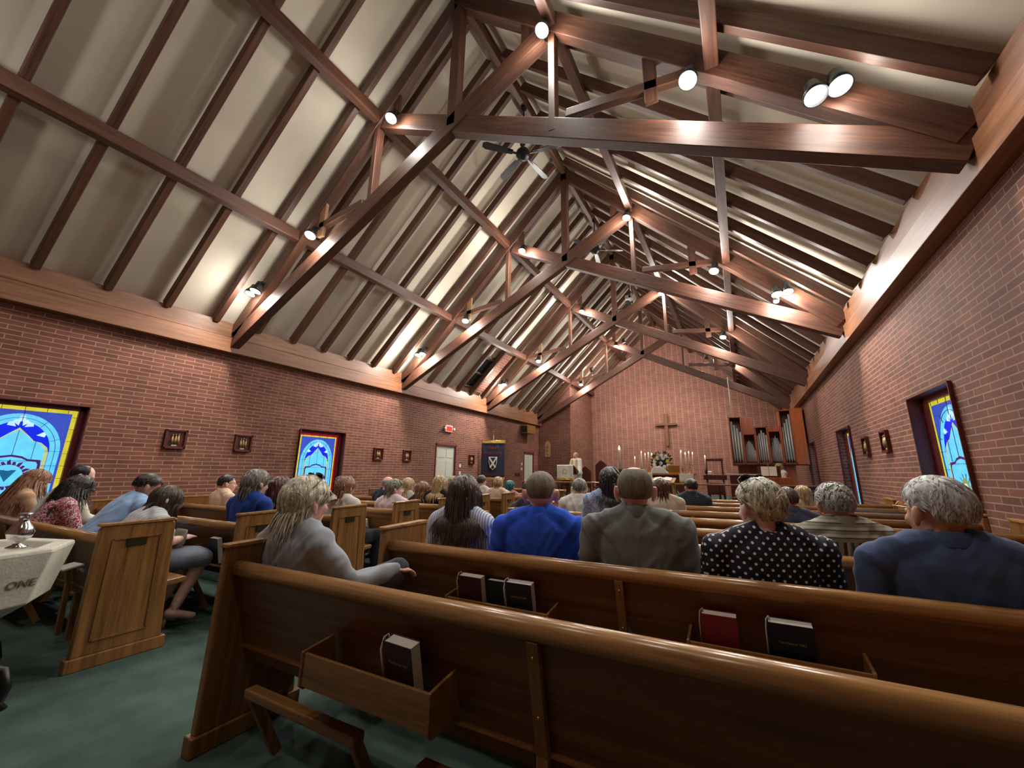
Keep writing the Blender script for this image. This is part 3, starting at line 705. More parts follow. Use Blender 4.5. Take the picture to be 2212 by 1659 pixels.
text_part('ANDREW', .17, M_CRIM, t, frame4((0, -.02, 1.97), (1, 0, 0), (0, 0, 1)), depth=.002)
text_part('GREENSBORO', .12, M_CRIM, t, frame4((0, -.02, 1.12), (1, 0, 0), (0, 0, 1)), depth=.002, name='lower_lettering')
sh = [(-.17, 1.82), (.17, 1.82), (.165, 1.6), (.11, 1.42), (0, 1.30), (-.11, 1.42), (-.165, 1.6)]
m = MB(); m.prism(sh, -.026, -.016); m.build('shield', M_IVORY, t)
m = MB(); m.prism([((p[0])*.86, 1.58+(p[1]-1.58)*.88) for p in sh], -.030, -.026); m.build('shield_field', M_NAVY, t)
m = MB(); m.bar((-.15, -.033, 1.79), (.11, -.033, 1.40), .006, .06, up=V((1, 0, 0))); m.bar((.15, -.034, 1.79), (-.11, -.034, 1.40), .006, .06, up=V((1, 0, 0))); m.build('saltire', M_IVORY, t)

# ------------------------------------------------------------------ cross on the altar wall
t = thing('wall_cross', (-3.36, YE-.02, 2.62), 'large wooden cross hanging on the altar wall', 'cross')
m = MB(); m.prism([(-.10, 1.75), (.10, 1.75), (.085, 0.06), (0, -.02), (-.085, .06)], -.13, -.03); m.build('upright', M_DKWOOD if 0 else mat_wood('cross_oak', (92, 56, 34), (128, 84, 54), along='Z'), t, bevel=.01)
m = MB(); m.prism([(-.62, 1.16), (-.5, 1.22), (.5, 1.22), (.62, 1.16), (.5, 1.10), (-.5, 1.10)], -.15, -.05); m.build('crossbar', mat_wood('cross_oak_bar', (92, 56, 34), (128, 84, 54)), t, bevel=.01)

# ------------------------------------------------------------------ altar and what stands round it
PZ = .16
AY = 17.4
t = thing('altar', (-2.72, AY, PZ), 'dark wooden altar table below the wall cross', 'altar')
m = MB(); m.box((-1.08, -.4, .98), (1.08, .4, 1.04)); m.build('table_top', M_DKWOOD if 0 else M_REDWOOD, t, bevel=.01)
m = MB(); m.box((-.85, -.3, .0), (.85, .3, .98)); m.build('base', M_DKWOOD, t)
for s in (-1, 1):
    m = MB(); m.box((s*.98, -.34, 0), (s*.80, -.18, .98)); m.build('leg', M_DKWOOD, t, bevel=.01); m = MB(); m.box((s*.98, .18, 0), (s*.80, .34, .98)); m.build('leg', M_DKWOOD, t, bevel=.01)
def altar_cloth(x0, x1, drop, lab):
    t2 = thing('altar_cloth', ((x0+x1)/2, AY, PZ+1.04), lab, 'cloth'); w_ = (x1-x0)/2
    cloth('drape', -w_, w_, -drop, .004, M_IVORY, t2, y=-.412, amp=.006)
    m = MB(); m.box((-w_, -.41, .002), (w_, .40, .007)); m.build('top', M_IVORY, t2)
    cloth('gold_band', -w_, w_, -drop-.01, -drop+.07, M_YCL, t2, y=-.420, amp=.006)
altar_cloth(-2.22, -1.68, .33, 'ivory gold-edged cloth hanging off the right end of the altar')
altar_cloth(-3.75, -3.25, .33, 'ivory gold-edged cloth hanging off the left end of the altar')
def candle(loc, h_, r, lab, base=True, holder=.12, lit=True, mat=M_BRASS):
    t = thing('candle', loc, lab, 'candle', 'lit candles round the altar')
    if base:
        m = MB(); m.lathe([(.07, 0), (.065, .015), (.02, .03), (.018, holder*.6), (.03, holder*.75), (.02, holder*.8), (r+.02, holder-.01), (r+.02, holder)], n=20); m.build('candlestick', mat, t, smooth=True)
    m = MB(); m.lathe([(r, holder), (r, holder+h_), (r*.6, holder+h_+.004)], n=16); m.build('wax', M_WAX, t, smooth=True)
    m = MB(); m.lathe([(.002, 0), (.02, .025), (.016, .05), (.002, .1)], (0, 0, holder+h_+.005), 12); m.build('flame', M_FLAME, t, smooth=True)
AT = PZ+1.04
candle((-3.72, AY-.1, AT), .62, .032, 'tall lit candle on a brass stick at the left of the altar', holder=.22)
candle((-2.12, AY-.1, AT), .62, .032, 'tall lit candle on a brass stick at the right of the altar', holder=.22)
def tricandle(x, y, z, lab):
    t = thing('candelabrum', (x, y, z), lab, 'candelabrum', 'three-branched candelabra')
    m = MB(); m.lathe([(.09, 0), (.08, .02), (.02, .05), (.016, .3), (.03, .34)]); m.tube([(-.14, 0, .42), (-.12, 0, .34), (0, 0, .30), (.12, 0, .34), (.14, 0, .42)], .012, 8); m.tube([(0, 0, .3), (0, 0, .46)], .012, 8); m.build('stand', M_BRASS, t, smooth=True)
    for xx, zz in ((-.14, .42), (0, .46), (.14, .42)):
        m = MB(); m.lathe([(.018, zz), (.016, zz+.36)], (xx, 0, 0), 12); c = m.build('candle', M_WAX, t, smooth=True)
        m = MB(); m.lathe([(.002, 0), (.018, .022), (.014, .05), (.002, .09)], (xx, 0, zz+.365), 10); m.build('flame', M_FLAME, c, smooth=True)
tricandle(-3.52, AY+.35, AT-.0, 'three-branched candelabrum with lit candles left of the altar flowers')
tricandle(-1.86, AY+.25, AT, 'three-branched candelabrum with lit candles right of the altar')
def floorcandle(x, y, h_, lab):
    t = thing('torch_stand', (x, y, PZ), lab, 'candle stand', 'processional torch stands')
    m = MB(); m.lathe([(.13, 0), (.12, .03), (.03, .06), (.02, .2), (.02, h_-.25), (.06, h_-.15), (.05, h_)]); m.build('stand', M_DKWOOD, t, smooth=True)
    m = MB(); m.lathe([(.02, h_), (.018, h_+.4)], n=12); m.build('candle', M_WAX, t, smooth=True)
    m = MB(); m.lathe([(.002, 0), (.018, .022), (.014, .05), (.002, .09)], (0, 0, h_+.405), 10); m.build('flame', M_FLAME, t, smooth=True)
floorcandle(-1.22, AY-.3, 1.26, 'slender floor torch with a lit candle right of the altar')
floorcandle(-3.98, AY-.2, 1.26, 'slender floor torch with a lit candle left of the altar')
t = thing('paschal_candle', (-4.85, AY+.6, PZ), 'very tall white paschal candle on a dark stand', 'candle')
m = MB(); m.lathe([(.18, 0), (.17, .04), (.04, .1), (.035, 1.1), (.08, 1.2), (.07, 1.25)]); m.build('stand', M_DKWOOD, t, smooth=True)
m = MB(); m.lathe([(.052, 1.25), (.052, 2.02), (.056, 2.03), (.056, 2.08), (.03, 2.1)]); m.build('wax', M_WAX, t, smooth=True)
m = MB(); m.lathe([(.002, 0), (.04, .04), (.03, .09), (.002, .18)], (0, 0, 2.1), 12); m.build('flame', M_FLAME, t, smooth=True)
# altar flowers
def petals(m, c, r, n=9, rr=random.Random(1)):
    for i in range(n):
        a = 2*pi*i/n; m.ell((c[0]+math.cos(a)*r*.6, c[1]-.01, c[2]+math.sin(a)*r*.6), (r*.42, r*.25, r*.42), 8, 5)
    m.ell(c, (r*.5, r*.4, r*.5), 8, 6)
t = thing('altar_flowers', (-2.95, AY+.2, AT), 'round arrangement of white flowers and dark leaves on the altar', 'flowers')
m = MB(); m.lathe([(.08, 0), (.10, .1), (.13, .2), (.12, .2), (.05, .05)]); m.build('vase', M_BRASS, t, smooth=True)
r5 = random.Random(5)
m = MB()
for i in range(170):
    d = V((r5.gauss(0, 1), r5.gauss(0, 1), r5.gauss(.25, 1))).normalized(); c = V((0, 0, .48)); p = c+V((d.x*.36, d.y*.25, d.z*.38))
    q = p+(d+V((r5.uniform(-.5, .5), r5.uniform(-.5, .5), r5.uniform(-.3, .5)))).normalized()*.13
    sd = d.cross(V((r5.random(), r5.random(), r5.random()))).normalized()*.028
    m.add([p, (p+q)/2+sd, q, (p+q)/2-sd, (p+q)/2+d*.01], [(0, 1, 4), (1, 2, 4), (2, 3, 4), (3, 0, 4)])
m.ell((0, 0, .46), (.28, .2, .3)); m.build('foliage', M_LEAFD, t)
for i, (x, z) in enumerate(((-.27, .36), (-.24, .50), (-.12, .62), (.0, .42), (.1, .62), (.22, .70), (.05, .74), (.26, .5), (-.06, .26), (.14, .28), (.29, .34), (-.18, .24))):
    m = MB(); petals(m, (x, -.24, z), .075); m.build('flower', M_WHITE if i != 7 else mat_plain('yellow_petal', (214, 190, 60), rough=.7), t, smooth=True)
m = MB(); m.prism([(-.38, 0), (.36, 0), (.12, .27), (-.24, .27)], -.0, .34); o = m.build('veiled_chalice', M_IVORY, None, bevel=.03, loc=(-2.98, AY-.38, AT)); tag(o, 'white veiled chalice in front of the altar flowers', 'chalice')
t = thing('missal_stand', (-2.42, AY-.25, AT), 'brass missal stand on the altar before the right tall candle', 'book stand')
m = MB(); m.box((-.22, -.03, .03), (.22, 0, .34)); m.build('desk', M_BRASS, t, bevel=.02); m = MB(); m.box((-.2, -.06, 0), (.2, .12, .03)); m.build('foot', M_BRASS, t, bevel=.01)
# altar rail
for (xa, xb, lab) in ((-7.5, -4.3, 'wooden altar rail left of the centre opening'), (-3.2, 1.9, 'wooden altar rail on the right of the chancel step')):
    t = thing('altar_rail', (xa, 13.7, PZ), lab, 'rail')
    L = xb-xa; m = MB(); m.box((0, -.06, .70), (L, .06, .75)); m.build('handrail', M_RAIL, t, bevel=.012)
    n = int(L/.8)
    for i in range(n+1):
        m = MB(); x = .04+(L-.08)*i/n; m.box((x-.03, -.03, 0), (x+.03, .03, .7)); m.build('post', M_DKWOOD, t, bevel=.006)
# lectern with frontal
t = thing('lectern', (-5.75, 14.0, PZ), 'wooden lectern hung with a white and gold frontal', 'lectern')
m = MB(); m.box((-.08, -.04, .04), (.08, .08, 1.05)); m.build('pedestal', M_DKWOOD, t, bevel=.01)
m = MB(); m.box((-.32, -.22, 0), (.32, .28, .05)); m.build('foot', M_DKWOOD, t, bevel=.01)
m = MB(); m.prism([(-.25, 1.3), (-.25, 1.33), (.25, 1.13), (.25, 1.08), (.1, 1.0)], -.34, .34, 'x'); m.build('desk', M_DKWOOD, t, bevel=.01)
cloth('frontal', -.32, .32, .82, 1.34, M_IVORY, t, y=-.27, amp=.012, fr=7)
cloth('gold_band', -.32, .32, .80, .88, M_YCL, t, y=-.285, amp=.012, fr=7)
m = MB(); m.add([(r*math.cos(a), -.292, 1.1+r*math.sin(a)) for r in (.07, .085) for a in [2*pi*i/24 for i in range(24)]], [(i, (i+1) % 24, 24+(i+1) % 24, 24+i) for i in range(24)]); m.build('embroidered_ring', M_GOLD, t)
# reading desk with open bible and a pink and white bouquet before it
t = thing('reading_desk', (-2.05, 12.2, 0), 'slanted pale wooden reading desk in front of the altar', 'desk')
m = MB(); m.prism([(-.24, .93), (-.24, .97), (.24, 1.09), (.24, 1.05)], -.34, .34, 'x'); m.build('top', M_PALE, t, bevel=.008)
for s in (-1, 1):
    m = MB(); m.bar((s*.28, -.15, .94), (s*.34, -.15, 0), .05, .05); m.bar((s*.28, .15, 1.0), (s*.3, .15, 0), .05, .05); m.build('leg', M_PALE, t, bevel=.006)
t = thing('open_bible', (-2.05, 12.2, 1.03), 'large open bible lying on the pale reading desk', 'book'); t.rotation_euler = (.245, 0, 0)
for s in (-1, 1):
    m = MB(); m.prism([(0, .03), (s*.1, .055), (s*.25, .03), (s*.25, 0), (0, 0)], -.17, .15); m.build('page_block', M_PAPER, t, bevel=.004)
t = thing('bouquet', (-2.62, 12.3, 0), 'pink and white flowers on a stand before the reading desk', 'flowers')
m = MB(); m.lathe([(.14, 0), (.03, .05), (.025, .7), (.10, .76), (.13, .9), (.11, .9)]); m.build('stand', M_DKWOOD, t, smooth=True)
for i in range(16):
    d = V((r5.gauss(0, 1), r5.gauss(0, 1), abs(r5.gauss(0, 1)))).normalized(); c = V((0, 0, 1.0))+V((d.x*.19, d.y*.12, d.z*.22))
    m = MB(); petals(m, tuple(c), .055); m.build('flower', mat_plain('pink_petal', (206, 70, 104), rough=.7) if (c.z > 1.04) else M_WHITE, t, smooth=True)
m = MB(); m.ell((0, 0, .98), (.16, .12, .14)); m.build('foliage', M_LEAF, t, smooth=True)
# wooden wall of pointed chair backs left of the altar
def clergy_chair(x, y, lab, rz=0, h_=1.25):
    t = thing('clergy_chair', (x, y, PZ), lab, 'chair', rz=rz)
    m = MB(); m.box((-.27, -.25, .42), (.27, .25, .48)); m.build('seat', M_DKWOOD, t, bevel=.01)
    m = MB()
    m.prism([(-.27, .48), (.27, .48), (.27, h_-.22), (.14, h_-.1), (0, h_), (-.14, h_-.1), (-.27, h_-.22)], .21, .26); m.build('pointed_back', M_DKWOOD, t, bevel=.01)
    for a in (-.24, .24):
        for b in (-.22, .22):
            m = MB(); m.box((a-.025, b-.025, 0), (a+.025, b+.025, .42 if b > 0 else .68)); m.build('leg', M_DKWOOD, t, bevel=.005)
    return t
clergy_chair(-6.2, 16.9, 'pointed-back dark chair nearest the left chancel wall', h_=1.35)
clergy_chair(-5.55, 17.2, 'taller pointed-back dark chair second from the chancel wall', h_=1.62)
clergy_chair(-6.85, 16.4, 'low pointed-back dark chair behind the lectern', h_=1.1)
# credence chair with armrests right of the altar
t = thing('credence_shelf', (-1.02, 19.0, PZ), 'open dark wooden credence stand with a shelf right of the altar', 'stand')
m = MB(); m.box((-.36, -.06, 1.58), (.36, .06, 1.70)); m.build('head_rail', M_DKWOOD, t, bevel=.02)
for s in (-1, 1):
    m = MB(); m.box((s*.34, -.03, 0), (s*.28, .03, 1.6)); m.build('upright', M_DKWOOD, t, bevel=.006)
m = MB(); m.box((-.45, -.26, .80), (.45, .2, 1.0)); m.build('shelf', M_DKWOOD, t, bevel=.01)
m = MB(); m.box((-.14, -.12, 0), (.10, .02, .16)); o = m.build('napkin_box', M_WHITE, None, bevel=.03, loc=(-1.22, 18.9, PZ+1.002)); tag(o, 'small white box on the credence shelf', 'box')
t = thing('side_chair', (-.78, 14.6, PZ), 'dark spindle chair facing the altar behind the rail', 'chair')
m = MB(); m.box((-.26, -.24, .40), (.26, .24, .45)); m.build('seat', M_DKWOOD, t, bevel=.012)
m = MB(); m.box((-.26, -.27, .45), (.26, -.23, .78)); m.build('back_panel', M_DKWOOD, t, bevel=.02)
for a in (-.22, .22):
    for b in (-.22, .22):
        m = MB(); m.box((a-.02, b-.02, 0), (a+.02, b+.02, .4)); m.build('leg', M_DKWOOD, t)
m = MB(); m.box((-.5, -.18, 0), (.5, .18, .03)); o = m.build('side_table_top', M_WHITE, None, bevel=.006, loc=(.05, 15.4, 1.18)); 
t = thing('side_table', (.05, 15.4, PZ), 'dark side table with a white top left of the organ console', 'table'); o.parent = t; o.location = (0, 0, 1.02)
m = MB(); m.box((-.42, -.14, 0), (.42, .14, 1.0)); m.build('cabinet', M_DKWOOD, t, bevel=.01)
# plants
def plant(loc, label, n, L, mat, seed, w_=.03, pot=True, up=.9):
    r = random.Random(seed); t = thing('potted_plant', loc, label, 'plant')
    m = MB(); m.lathe([(.10, 0), (.14, .2), (.15, .22), (.13, .22), (.02, .18)]); m.build('pot', mat_plain('terracotta', (140, 84, 60), rough=.8), t, smooth=True)
    m = MB()
    for i in range(n):
        a = r.uniform(0, 2*pi); d = V((math.cos(a), math.sin(a), 0)); l = L*r.uniform(.6, 1.1); out = r.uniform(.25, .8)
        pts = [d*(.02+out*l*t_*t_*.8+.02*t_)+V((0, 0, .2+l*up*(t_-.45*out*t_*t_))) for t_ in [k/6 for k in range(7)]]
        sd = V((-d.y, d.x, 0)); o = len(m.v); ww = w_*r.uniform(.7, 1.2)
        for k, p in enumerate(pts):
            q = ww*math.sin(pi*(k+.6)/7)
            m.v += [p-sd*q, p+V((0, 0, -.25*q)), p+sd*q]
        for k in range(6):
            m.f += [[o+3*k, o+3*k+1, o+3*k+4, o+3*k+3], [o+3*k+1, o+3*k+2, o+3*k+5, o+3*k+4]]; m.mi += [0, 0]
    m.build('leaves', mat, t, smooth=True)
plant((-4.75, 12.3, 0), 'leafy pale green plant at the foot of the lectern', 40, .6, M_LEAFP, 3, w_=.055)
plant((-.98, 12.6, 0), 'bright green fern low before the altar rail on the right', 60, .45, M_LEAF, 4, w_=.022)
plant((-.45, 12.55, 0), 'second green fern beside the first before the altar rail', 50, .42, M_LEAF, 8, w_=.022)
plant((-1.62, 12.9, 0.0), 'dark spiky plant right of the reading desk', 26, .7, M_LEAF, 6, w_=.03)

# ------------------------------------------------------------------ pipe organ
t = thing('pipe_organ', (-.25, 16.45, 1.56), 'wall-hung pipe organ with stepped red-brown cases', 'organ')
def case(x0, x1, z1, d=.75, name='case', frontless=True):
    m = MB(); m.box((x0, 0, 0), (x0+.035, d, z1)); m.box((x1-.035, 0, 0), (x1, d, z1)); m.box((x0, 0, z1-.035), (x1, d, z1)); m.box((x0, d-.03, 0), (x1, d, z1)); m.box((x0, 0, 0), (x1, d, .03))
    return m.build(name, M_REDWOOD, t, bevel=.004)
def pipes(x0, x1, hs, y=.1):
    n = len(hs); st = (x1-x0)/n; r = st*.43
    for i, h_ in enumerate(hs):
        x = x0+st*(i+.5); m = MB(); m.lathe([(r*.25, .04), (r, .04+r*4.2), (r, h_), (r*.9, h_), (r*.85, h_-.03)], (x, y, 0), 14)
        m.box((x-r*.45, y-r*1.03, .05+r*4.6), (x+r*.45, y-r*.9, .05+r*4.9)); m.build('pipe', M_PIPE, t, smooth=True)
case(0, .42, 1.72); pipes(.04, .40, [1.56, 1.42, 1.30, 1.16])
m = MB(); m.box((.42, .10, 1.08), (.78, .7, 1.70)); m.build('solid_panel', M_REDWOOD, t, bevel=.006)
case(.42, .82, 1.08); pipes(.46, .80, [.62, .72, .80, .84, .78, .70, .60, .5], y=.16)
case(.82, 1.22, 1.32); pipes(.86, 1.2, [1.0, 1.08, 1.2, 1.1, 1.02], y=.1)
case(1.22, 1.62, 1.16); m = MB(); m.box((1.22, .10, 1.16), (1.62, .7, 1.33)); m.build('solid_panel', M_REDWOOD, t, bevel=.006)
pipes(1.24, 1.60, [.5, .62, .76, .9, .98, .9, .8, .7], y=.16)
case(1.62, 2.0, 1.88); pipes(1.66, 1.97, [1.28, 1.42, 1.55, 1.72])
m = MB(); m.box((2.0, -.02, -.02), (2.34, .8, 1.92)); m.build('side_case', mat_wood('organ_door', (170, 84, 44), (204, 112, 62), rough=.3, along='Z'), t, bevel=.006)
m = MB(); m.box((0, 0, -.05), (2.3, .75, 0)); m.build('bottom_ledge', M_DKWOOD, t, bevel=.006)
m = MB(); m.box((0.15, .72, -1.4), (1.9, .78, -.05)); m.build('lower_panel', M_REDWOOD, t)
m = MB(); m.box((1.5, .2, -1.4), (1.95, .72, -.05)); m.build('lower_cabinet', M_REDWOOD, t, bevel=.01)
# console with sheet music and lamp
t = thing('organ_console', (.72, 13.9, PZ), 'organ console with sheet music on its desk', 'console')
m = MB(); m.box((-.5, -.25, 0), (.5, .35, .95)); m.build('body', M_REDWOOD, t, bevel=.01)
m = MB(); m.box((-.3, -.02, .95), (.3, .02, 1.28)); m.build('music_desk', M_DKWOOD, t)
t2 = thing('sheet_music', (.72, 13.84, PZ+1.0), 'open white sheet music standing on the organ console', 'sheet music')
for s in (-1, 1):
    m = MB(); m.box((s*.005, 0, 0), (s*.20, .008, .27)); m.build('page', mat_plain('music_paper', (240, 236, 214), rough=.7), t2)  # plain cream-white paper
m = MB(); m.lathe([(.01, 0), (.015, .05)], n=8); m.tube([(0, 0, .0), (0, 0, .1)], .008); m.box((-.12, -.03, .1), (.12, .03, .13)); o = m.build('console_lamp', M_SILVER, None, loc=(.72, 13.95, PZ+1.28+.0)); tag(o, 'small metal strip lamp over the sheet music', 'lamp')
# navy ministry banner on the right
t = thing('ministry_banner', (1.32, 11.5, 0), 'navy banner lettered in silver and gold by the right wall', 'banner')
cloth('cloth', -.62, .42, .45, .93, M_NAVY, t, amp=.004)
for x in (-.62, .42):
    m = MB(); m.tube([(x, .01, 0), (x, .01, .95)], .012, 8); m.build('post', M_BLACK, t, smooth=True)
text_part('CANTERBURY', .15, mat_plain('silver_letters', (150, 146, 156)), t, frame4((-.14, -.012, .80), (1, 0, 0), (0, 0, 1)), depth=.002, sx=.92)
text_part('MINISTRY', .15, mat_plain('gold_letters', (150, 140, 96)), t, frame4((0.0, -.012, .62), (1, 0, 0), (0, 0, 1)), depth=.002, name='lower_lettering')

t = thing('hanging_cable', (-.12, 16.9, 3.35), 'thin white cable conduit dropping from the roof to the organ case', 'cable')
m = MB(); m.tube([(0, 0, 0), (0, 0, 1.55)], .016, 8); m.build('conduit', M_WHITE, t, smooth=True)
t = thing('projector', (CX+.25, 15.4, 8.35), 'small white and black projector hanging under the ridge past the third truss', 'projector')
m = MB(); m.box((-.2, -.15, -.08), (.2, .2, .08)); m.build('case', M_WHITE, t, bevel=.02)
m = MB(); m.tube([(.0, 0, .08), (-.1, 0, 1.1)], .02, 8); m.build('mount', M_BLACK, t, smooth=True)
m = MB(); m.lathe([(.05, -.15), (.05, -.19), (.03, -.19)], (0, 0, 0), 16, 'y'); m.build('lens', M_BLACK, t, smooth=True)

# ------------------------------------------------------------------ people
def remesh(mb, voxel, smooth=3, name='tmp'):
    me = bpy.data.meshes.new('tmp'); me.from_pydata([tuple(v) for v in mb.v], [], mb.f); me.update()
    bm = bmesh.new(); bm.from_mesh(me); bmesh.ops.recalc_face_normals(bm, faces=bm.faces); bm.to_mesh(me); bm.free()
    o = bpy.data.objects.new('tmp', me); COL.objects.link(o)
    md = o.modifiers.new('r', 'REMESH'); md.mode = 'VOXEL'; md.voxel_size = voxel
    sm = o.modifiers.new('s', 'SMOOTH'); sm.factor = .5; sm.iterations = smooth
    out = bpy.data.meshes.new_from_object(o.evaluated_get(bpy.context.evaluated_depsgraph_get()))
    bpy.data.objects.remove(o); bpy.data.meshes.remove(me); out.name = name
    for p in out.polygons: p.use_smooth = True
    return out
def mesh_obj(name, me, mat, parent):
    me.materials.clear(); me.materials.append(mat)
    o = bpy.data.objects.new(name, me); COL.objects.link(o); o.parent = parent; return o
def folds(me, amp, seed, sc=9, stretch=.35):
    off = V((seed*7.3, seed*3.1, seed*1.7))
    nr = [v.normal.copy() for v in me.vertices]
    for v, n_ in zip(me.vertices, nr):
        p = v.co; sx = abs(p.x)
        a = noise.noise(V((p.x*sc+p.z*2, p.y*sc, p.z*sc*stretch+p.x*3))+off)
        q = V((sx*13-p.z*9, p.y*6+sx*3, (p.z*.55+sx*.8)*3.0+(2.7 if p.x > 0 else 0)))+off
        b = noise.noise(q); c = noise.noise(V((p.x*21+p.z*9, p.y*18, p.z*14-p.x*12))+off)
        v.co = p+n_*max(-.006, amp*(.75*a+1.1*(.42-abs(b))*2.0-.45+.28*c))
def ring_loft(m, rings, n=24, e=2.4):
    """rings: (centre, rx, ry, up direction)"""
    vs = []
    for c, rx, ry, d in rings:
        d = V(d).normalized(); xa = V((1, 0, 0)); xa = (xa-d*xa.dot(d)).normalized(); ya = d.cross(xa)
        for k in range(n):
            t = 2*pi*k/n; cx, sy = math.cos(t), math.sin(t)
            vs.append(V(c)+xa*(rx*math.copysign(abs(cx)**(2/e), cx))+ya*(ry*math.copysign(abs(sy)**(2/e), sy)))
    q = len(rings)
    fs = [(i*n+k, i*n+(k+1) % n, (i+1)*n+(k+1) % n, (i+1)*n+k) for i in range(q-1) for k in range(n)]+[tuple(range(n))[::-1], tuple(range((q-1)*n, q*n))]
    m.add(vs, fs)
def limb(m, pts, rad, n=14):
    pts = [V(p) for p in pts]
    m.tube(pts, rad, n)
    m.ell(pts[0], (rad[0],)*3, 12, 8); m.ell(pts[-1], (rad[-1],)*3, 12, 8)
    for p, r in zip(pts[1:-1], rad[1:-1]): m.ell(p, (r*1.0,)*3, 12, 8)
def hand(m, w, fwd, nrm, side, curl=.5, s=1.0):
    """palm at the wrist w pointing along fwd, back of the hand towards nrm; thumb on the given side"""
    f = V(fwd).normalized(); n_ = V(nrm); n_ = (n_-f*n_.dot(f)).normalized(); x = f.cross(n_)*side
    R = Matrix((x, f, n_)).transposed()
    m.ell(w+f*.045*s, (.040*s, .052*s, .015*s), 14, 8, R)
    for i, (ox, L) in enumerate(((.029, .066), (.010, .074), (-.010, .070), (-.028, .054))):
        p = w+f*.082*s+x*ox*s; pts = [w+f*.05*s+x*ox*.8*s, p]; a = curl*.5
        for j, l in enumerate((.45, .32, .25)):
            p = p+(f*math.cos(a)-n_*math.sin(a)+x*ox*1.5)*(L*l*s); pts.append(p); a += curl*.6
        m.tube(pts, [.0095*s, .0092*s, .0086*s, .0078*s, .0062*s], 8); m.ell(pts[-1], (.0064*s,)*3, 8, 6)
    p0 = w+f*.02*s+x*.025*s; p1 = p0+(x*.7+f*.6-n_*.3)*.035*s; p2 = p1+(x*.35+f*.85-n_*.35)*.032*s; p3 = p2+(f*.9-n_*.5)*.022*s
    m.tube([p0, p1, p2, p3], [.014*s, .012*s, .0095*s, .007*s], 8); m.ell(p3, (.007*s,)*3, 8, 6)

SK = {'fair': mat_plain('skin_fair', (226, 184, 166), rough=.5, var=.06, vscale=14), 'pink': mat_plain('skin_pink', (228, 172, 156), rough=.5, var=.08, vscale=14), 'tan': mat_plain('skin_tan', (190, 138, 112), rough=.5, var=.06, vscale=14)}
for k_ in SK.values(): k_.node_tree.nodes['Principled BSDF'].inputs['Subsurface Weight'].default_value = .08; k_.node_tree.nodes['Principled BSDF'].inputs['Subsurface Radius'].default_value = (.02, .008, .005)
def mat_hair(name, dark, light, rough=.42):
    if name in MATS: return MATS[name]
    m, nt, b = newmat(name); n = N(nt, 'ShaderNodeTexNoise', Scale=1.0, Detail=4.0, Roughness=.7)
    link(nt, coords(nt, (55, 55, 9)), n.inputs['Vector']); link(nt, ramp(nt, n.outputs['Fac'], [(.36, srgb(*dark)), (.64, srgb(*light))]), b.inputs['Base Color'])
    b.inputs['Roughness'].default_value = rough; b.inputs['Anisotropic'].default_value = .5
    bp = N(nt, 'ShaderNodeBump', Strength=.5, Distance=.004); link(nt, n.outputs['Fac'], bp.inputs['Height']); link(nt, bp.outputs[0], b.inputs['Normal'])
    MATS[name] = m; return m
HAIR = dict(ash=mat_hair('hair_ash_blond', (136, 130, 110), (226, 220, 194)), brown=mat_hair('hair_brown', (36, 26, 22), (82, 64, 52)), buzz=mat_hair('hair_buzzed_brown', (88, 80, 70), (128, 116, 100), .7),
            dark=mat_hair('hair_dark', (14, 10, 9), (44, 32, 28)), grey=mat_hair('hair_grey', (96, 94, 90), (176, 174, 168)), salt=mat_hair('hair_salt_pepper', (62, 58, 54), (140, 134, 126)),
            white=mat_hair('hair_white', (150, 148, 140), (222, 220, 212)), silver=mat_hair('hair_silver', (116, 116, 116), (200, 200, 200)), streak=mat_hair('hair_streaked_blond', (84, 80, 72), (214, 208, 178)), blond=mat_hair('hair_blond', (132, 106, 72), (200, 176, 132)),
            auburn=mat_hair('hair_auburn', (58, 30, 24), (104, 62, 48)), teal=mat_hair('hair_teal', (0, 60, 66), (16, 116, 118)), redbrown=mat_hair('hair_red_brown', (92, 58, 40), (158, 112, 82)))

def in_hair(d, style):
    az = abs(math.degrees(math.atan2(d.x, d.y))); z = d.z
    if style == 'bald': return False
    if style == 'balding': return az > 75 and -.62 < z < .35
    if style == 'thin': return az > 62 and -.66 < z and not (z > .86)
    if az < 50: lim = .62
    elif az < 80: lim = .62-(az-50)/30*.55
    elif az < 112: lim = .05
    elif az < 130: lim = .05-(az-112)/18*.72
    else: lim = -.70
    if style == 'mens': lim = max(lim, -.52) if az >= 112 else lim
    return z > lim
SR = V((.081, .100, .092)); SO = V((0, -.006, .028))
def hair_cap(mb, hc, R, style, thick, hs, seed, bump=.3):
    nu, nv = 56, 36; vs = []
    off = V((seed*3.7, 0, seed))
    for j in range(nv+1):
        ph = pi*j/nv
        for i in range(nu):
            t = 2*pi*i/nu; d = V((math.sin(ph)*math.cos(t), math.sin(ph)*math.sin(t), math.cos(ph)))
            k = sum(in_hair((d+V((a, 0, b))).normalized(), style) for a, b in ((0, 0), (.07, 0), (-.07, 0), (0, .07), (0, -.07)))/5
            nz = noise.noise(V((d.x*5, d.y*5, d.z*2.5))+off)*bump+noise.noise(V((d.x*14, d.y*14, d.z*5))+off)*bump*.5
            tp = 1.0 if style != 'mens' else min(1.0, max(.15, 1+(d.z-.1)*1.4))
            g = -.008+(.008+thick*tp*(1+nz))*k
            if d.z < -.72: g = -.03
            vs.append(hc+R @ ((SO+V((d.x*(SR.x+g), d.y*(SR.y+g), d.z*(SR.z+g))))*hs))
    mb.add(vs, [(j*nu+i, (j+1)*nu+i, (j+1)*nu+(i+1) % nu, j*nu+(i+1) % nu) for j in range(nv) for i in range(nu)])
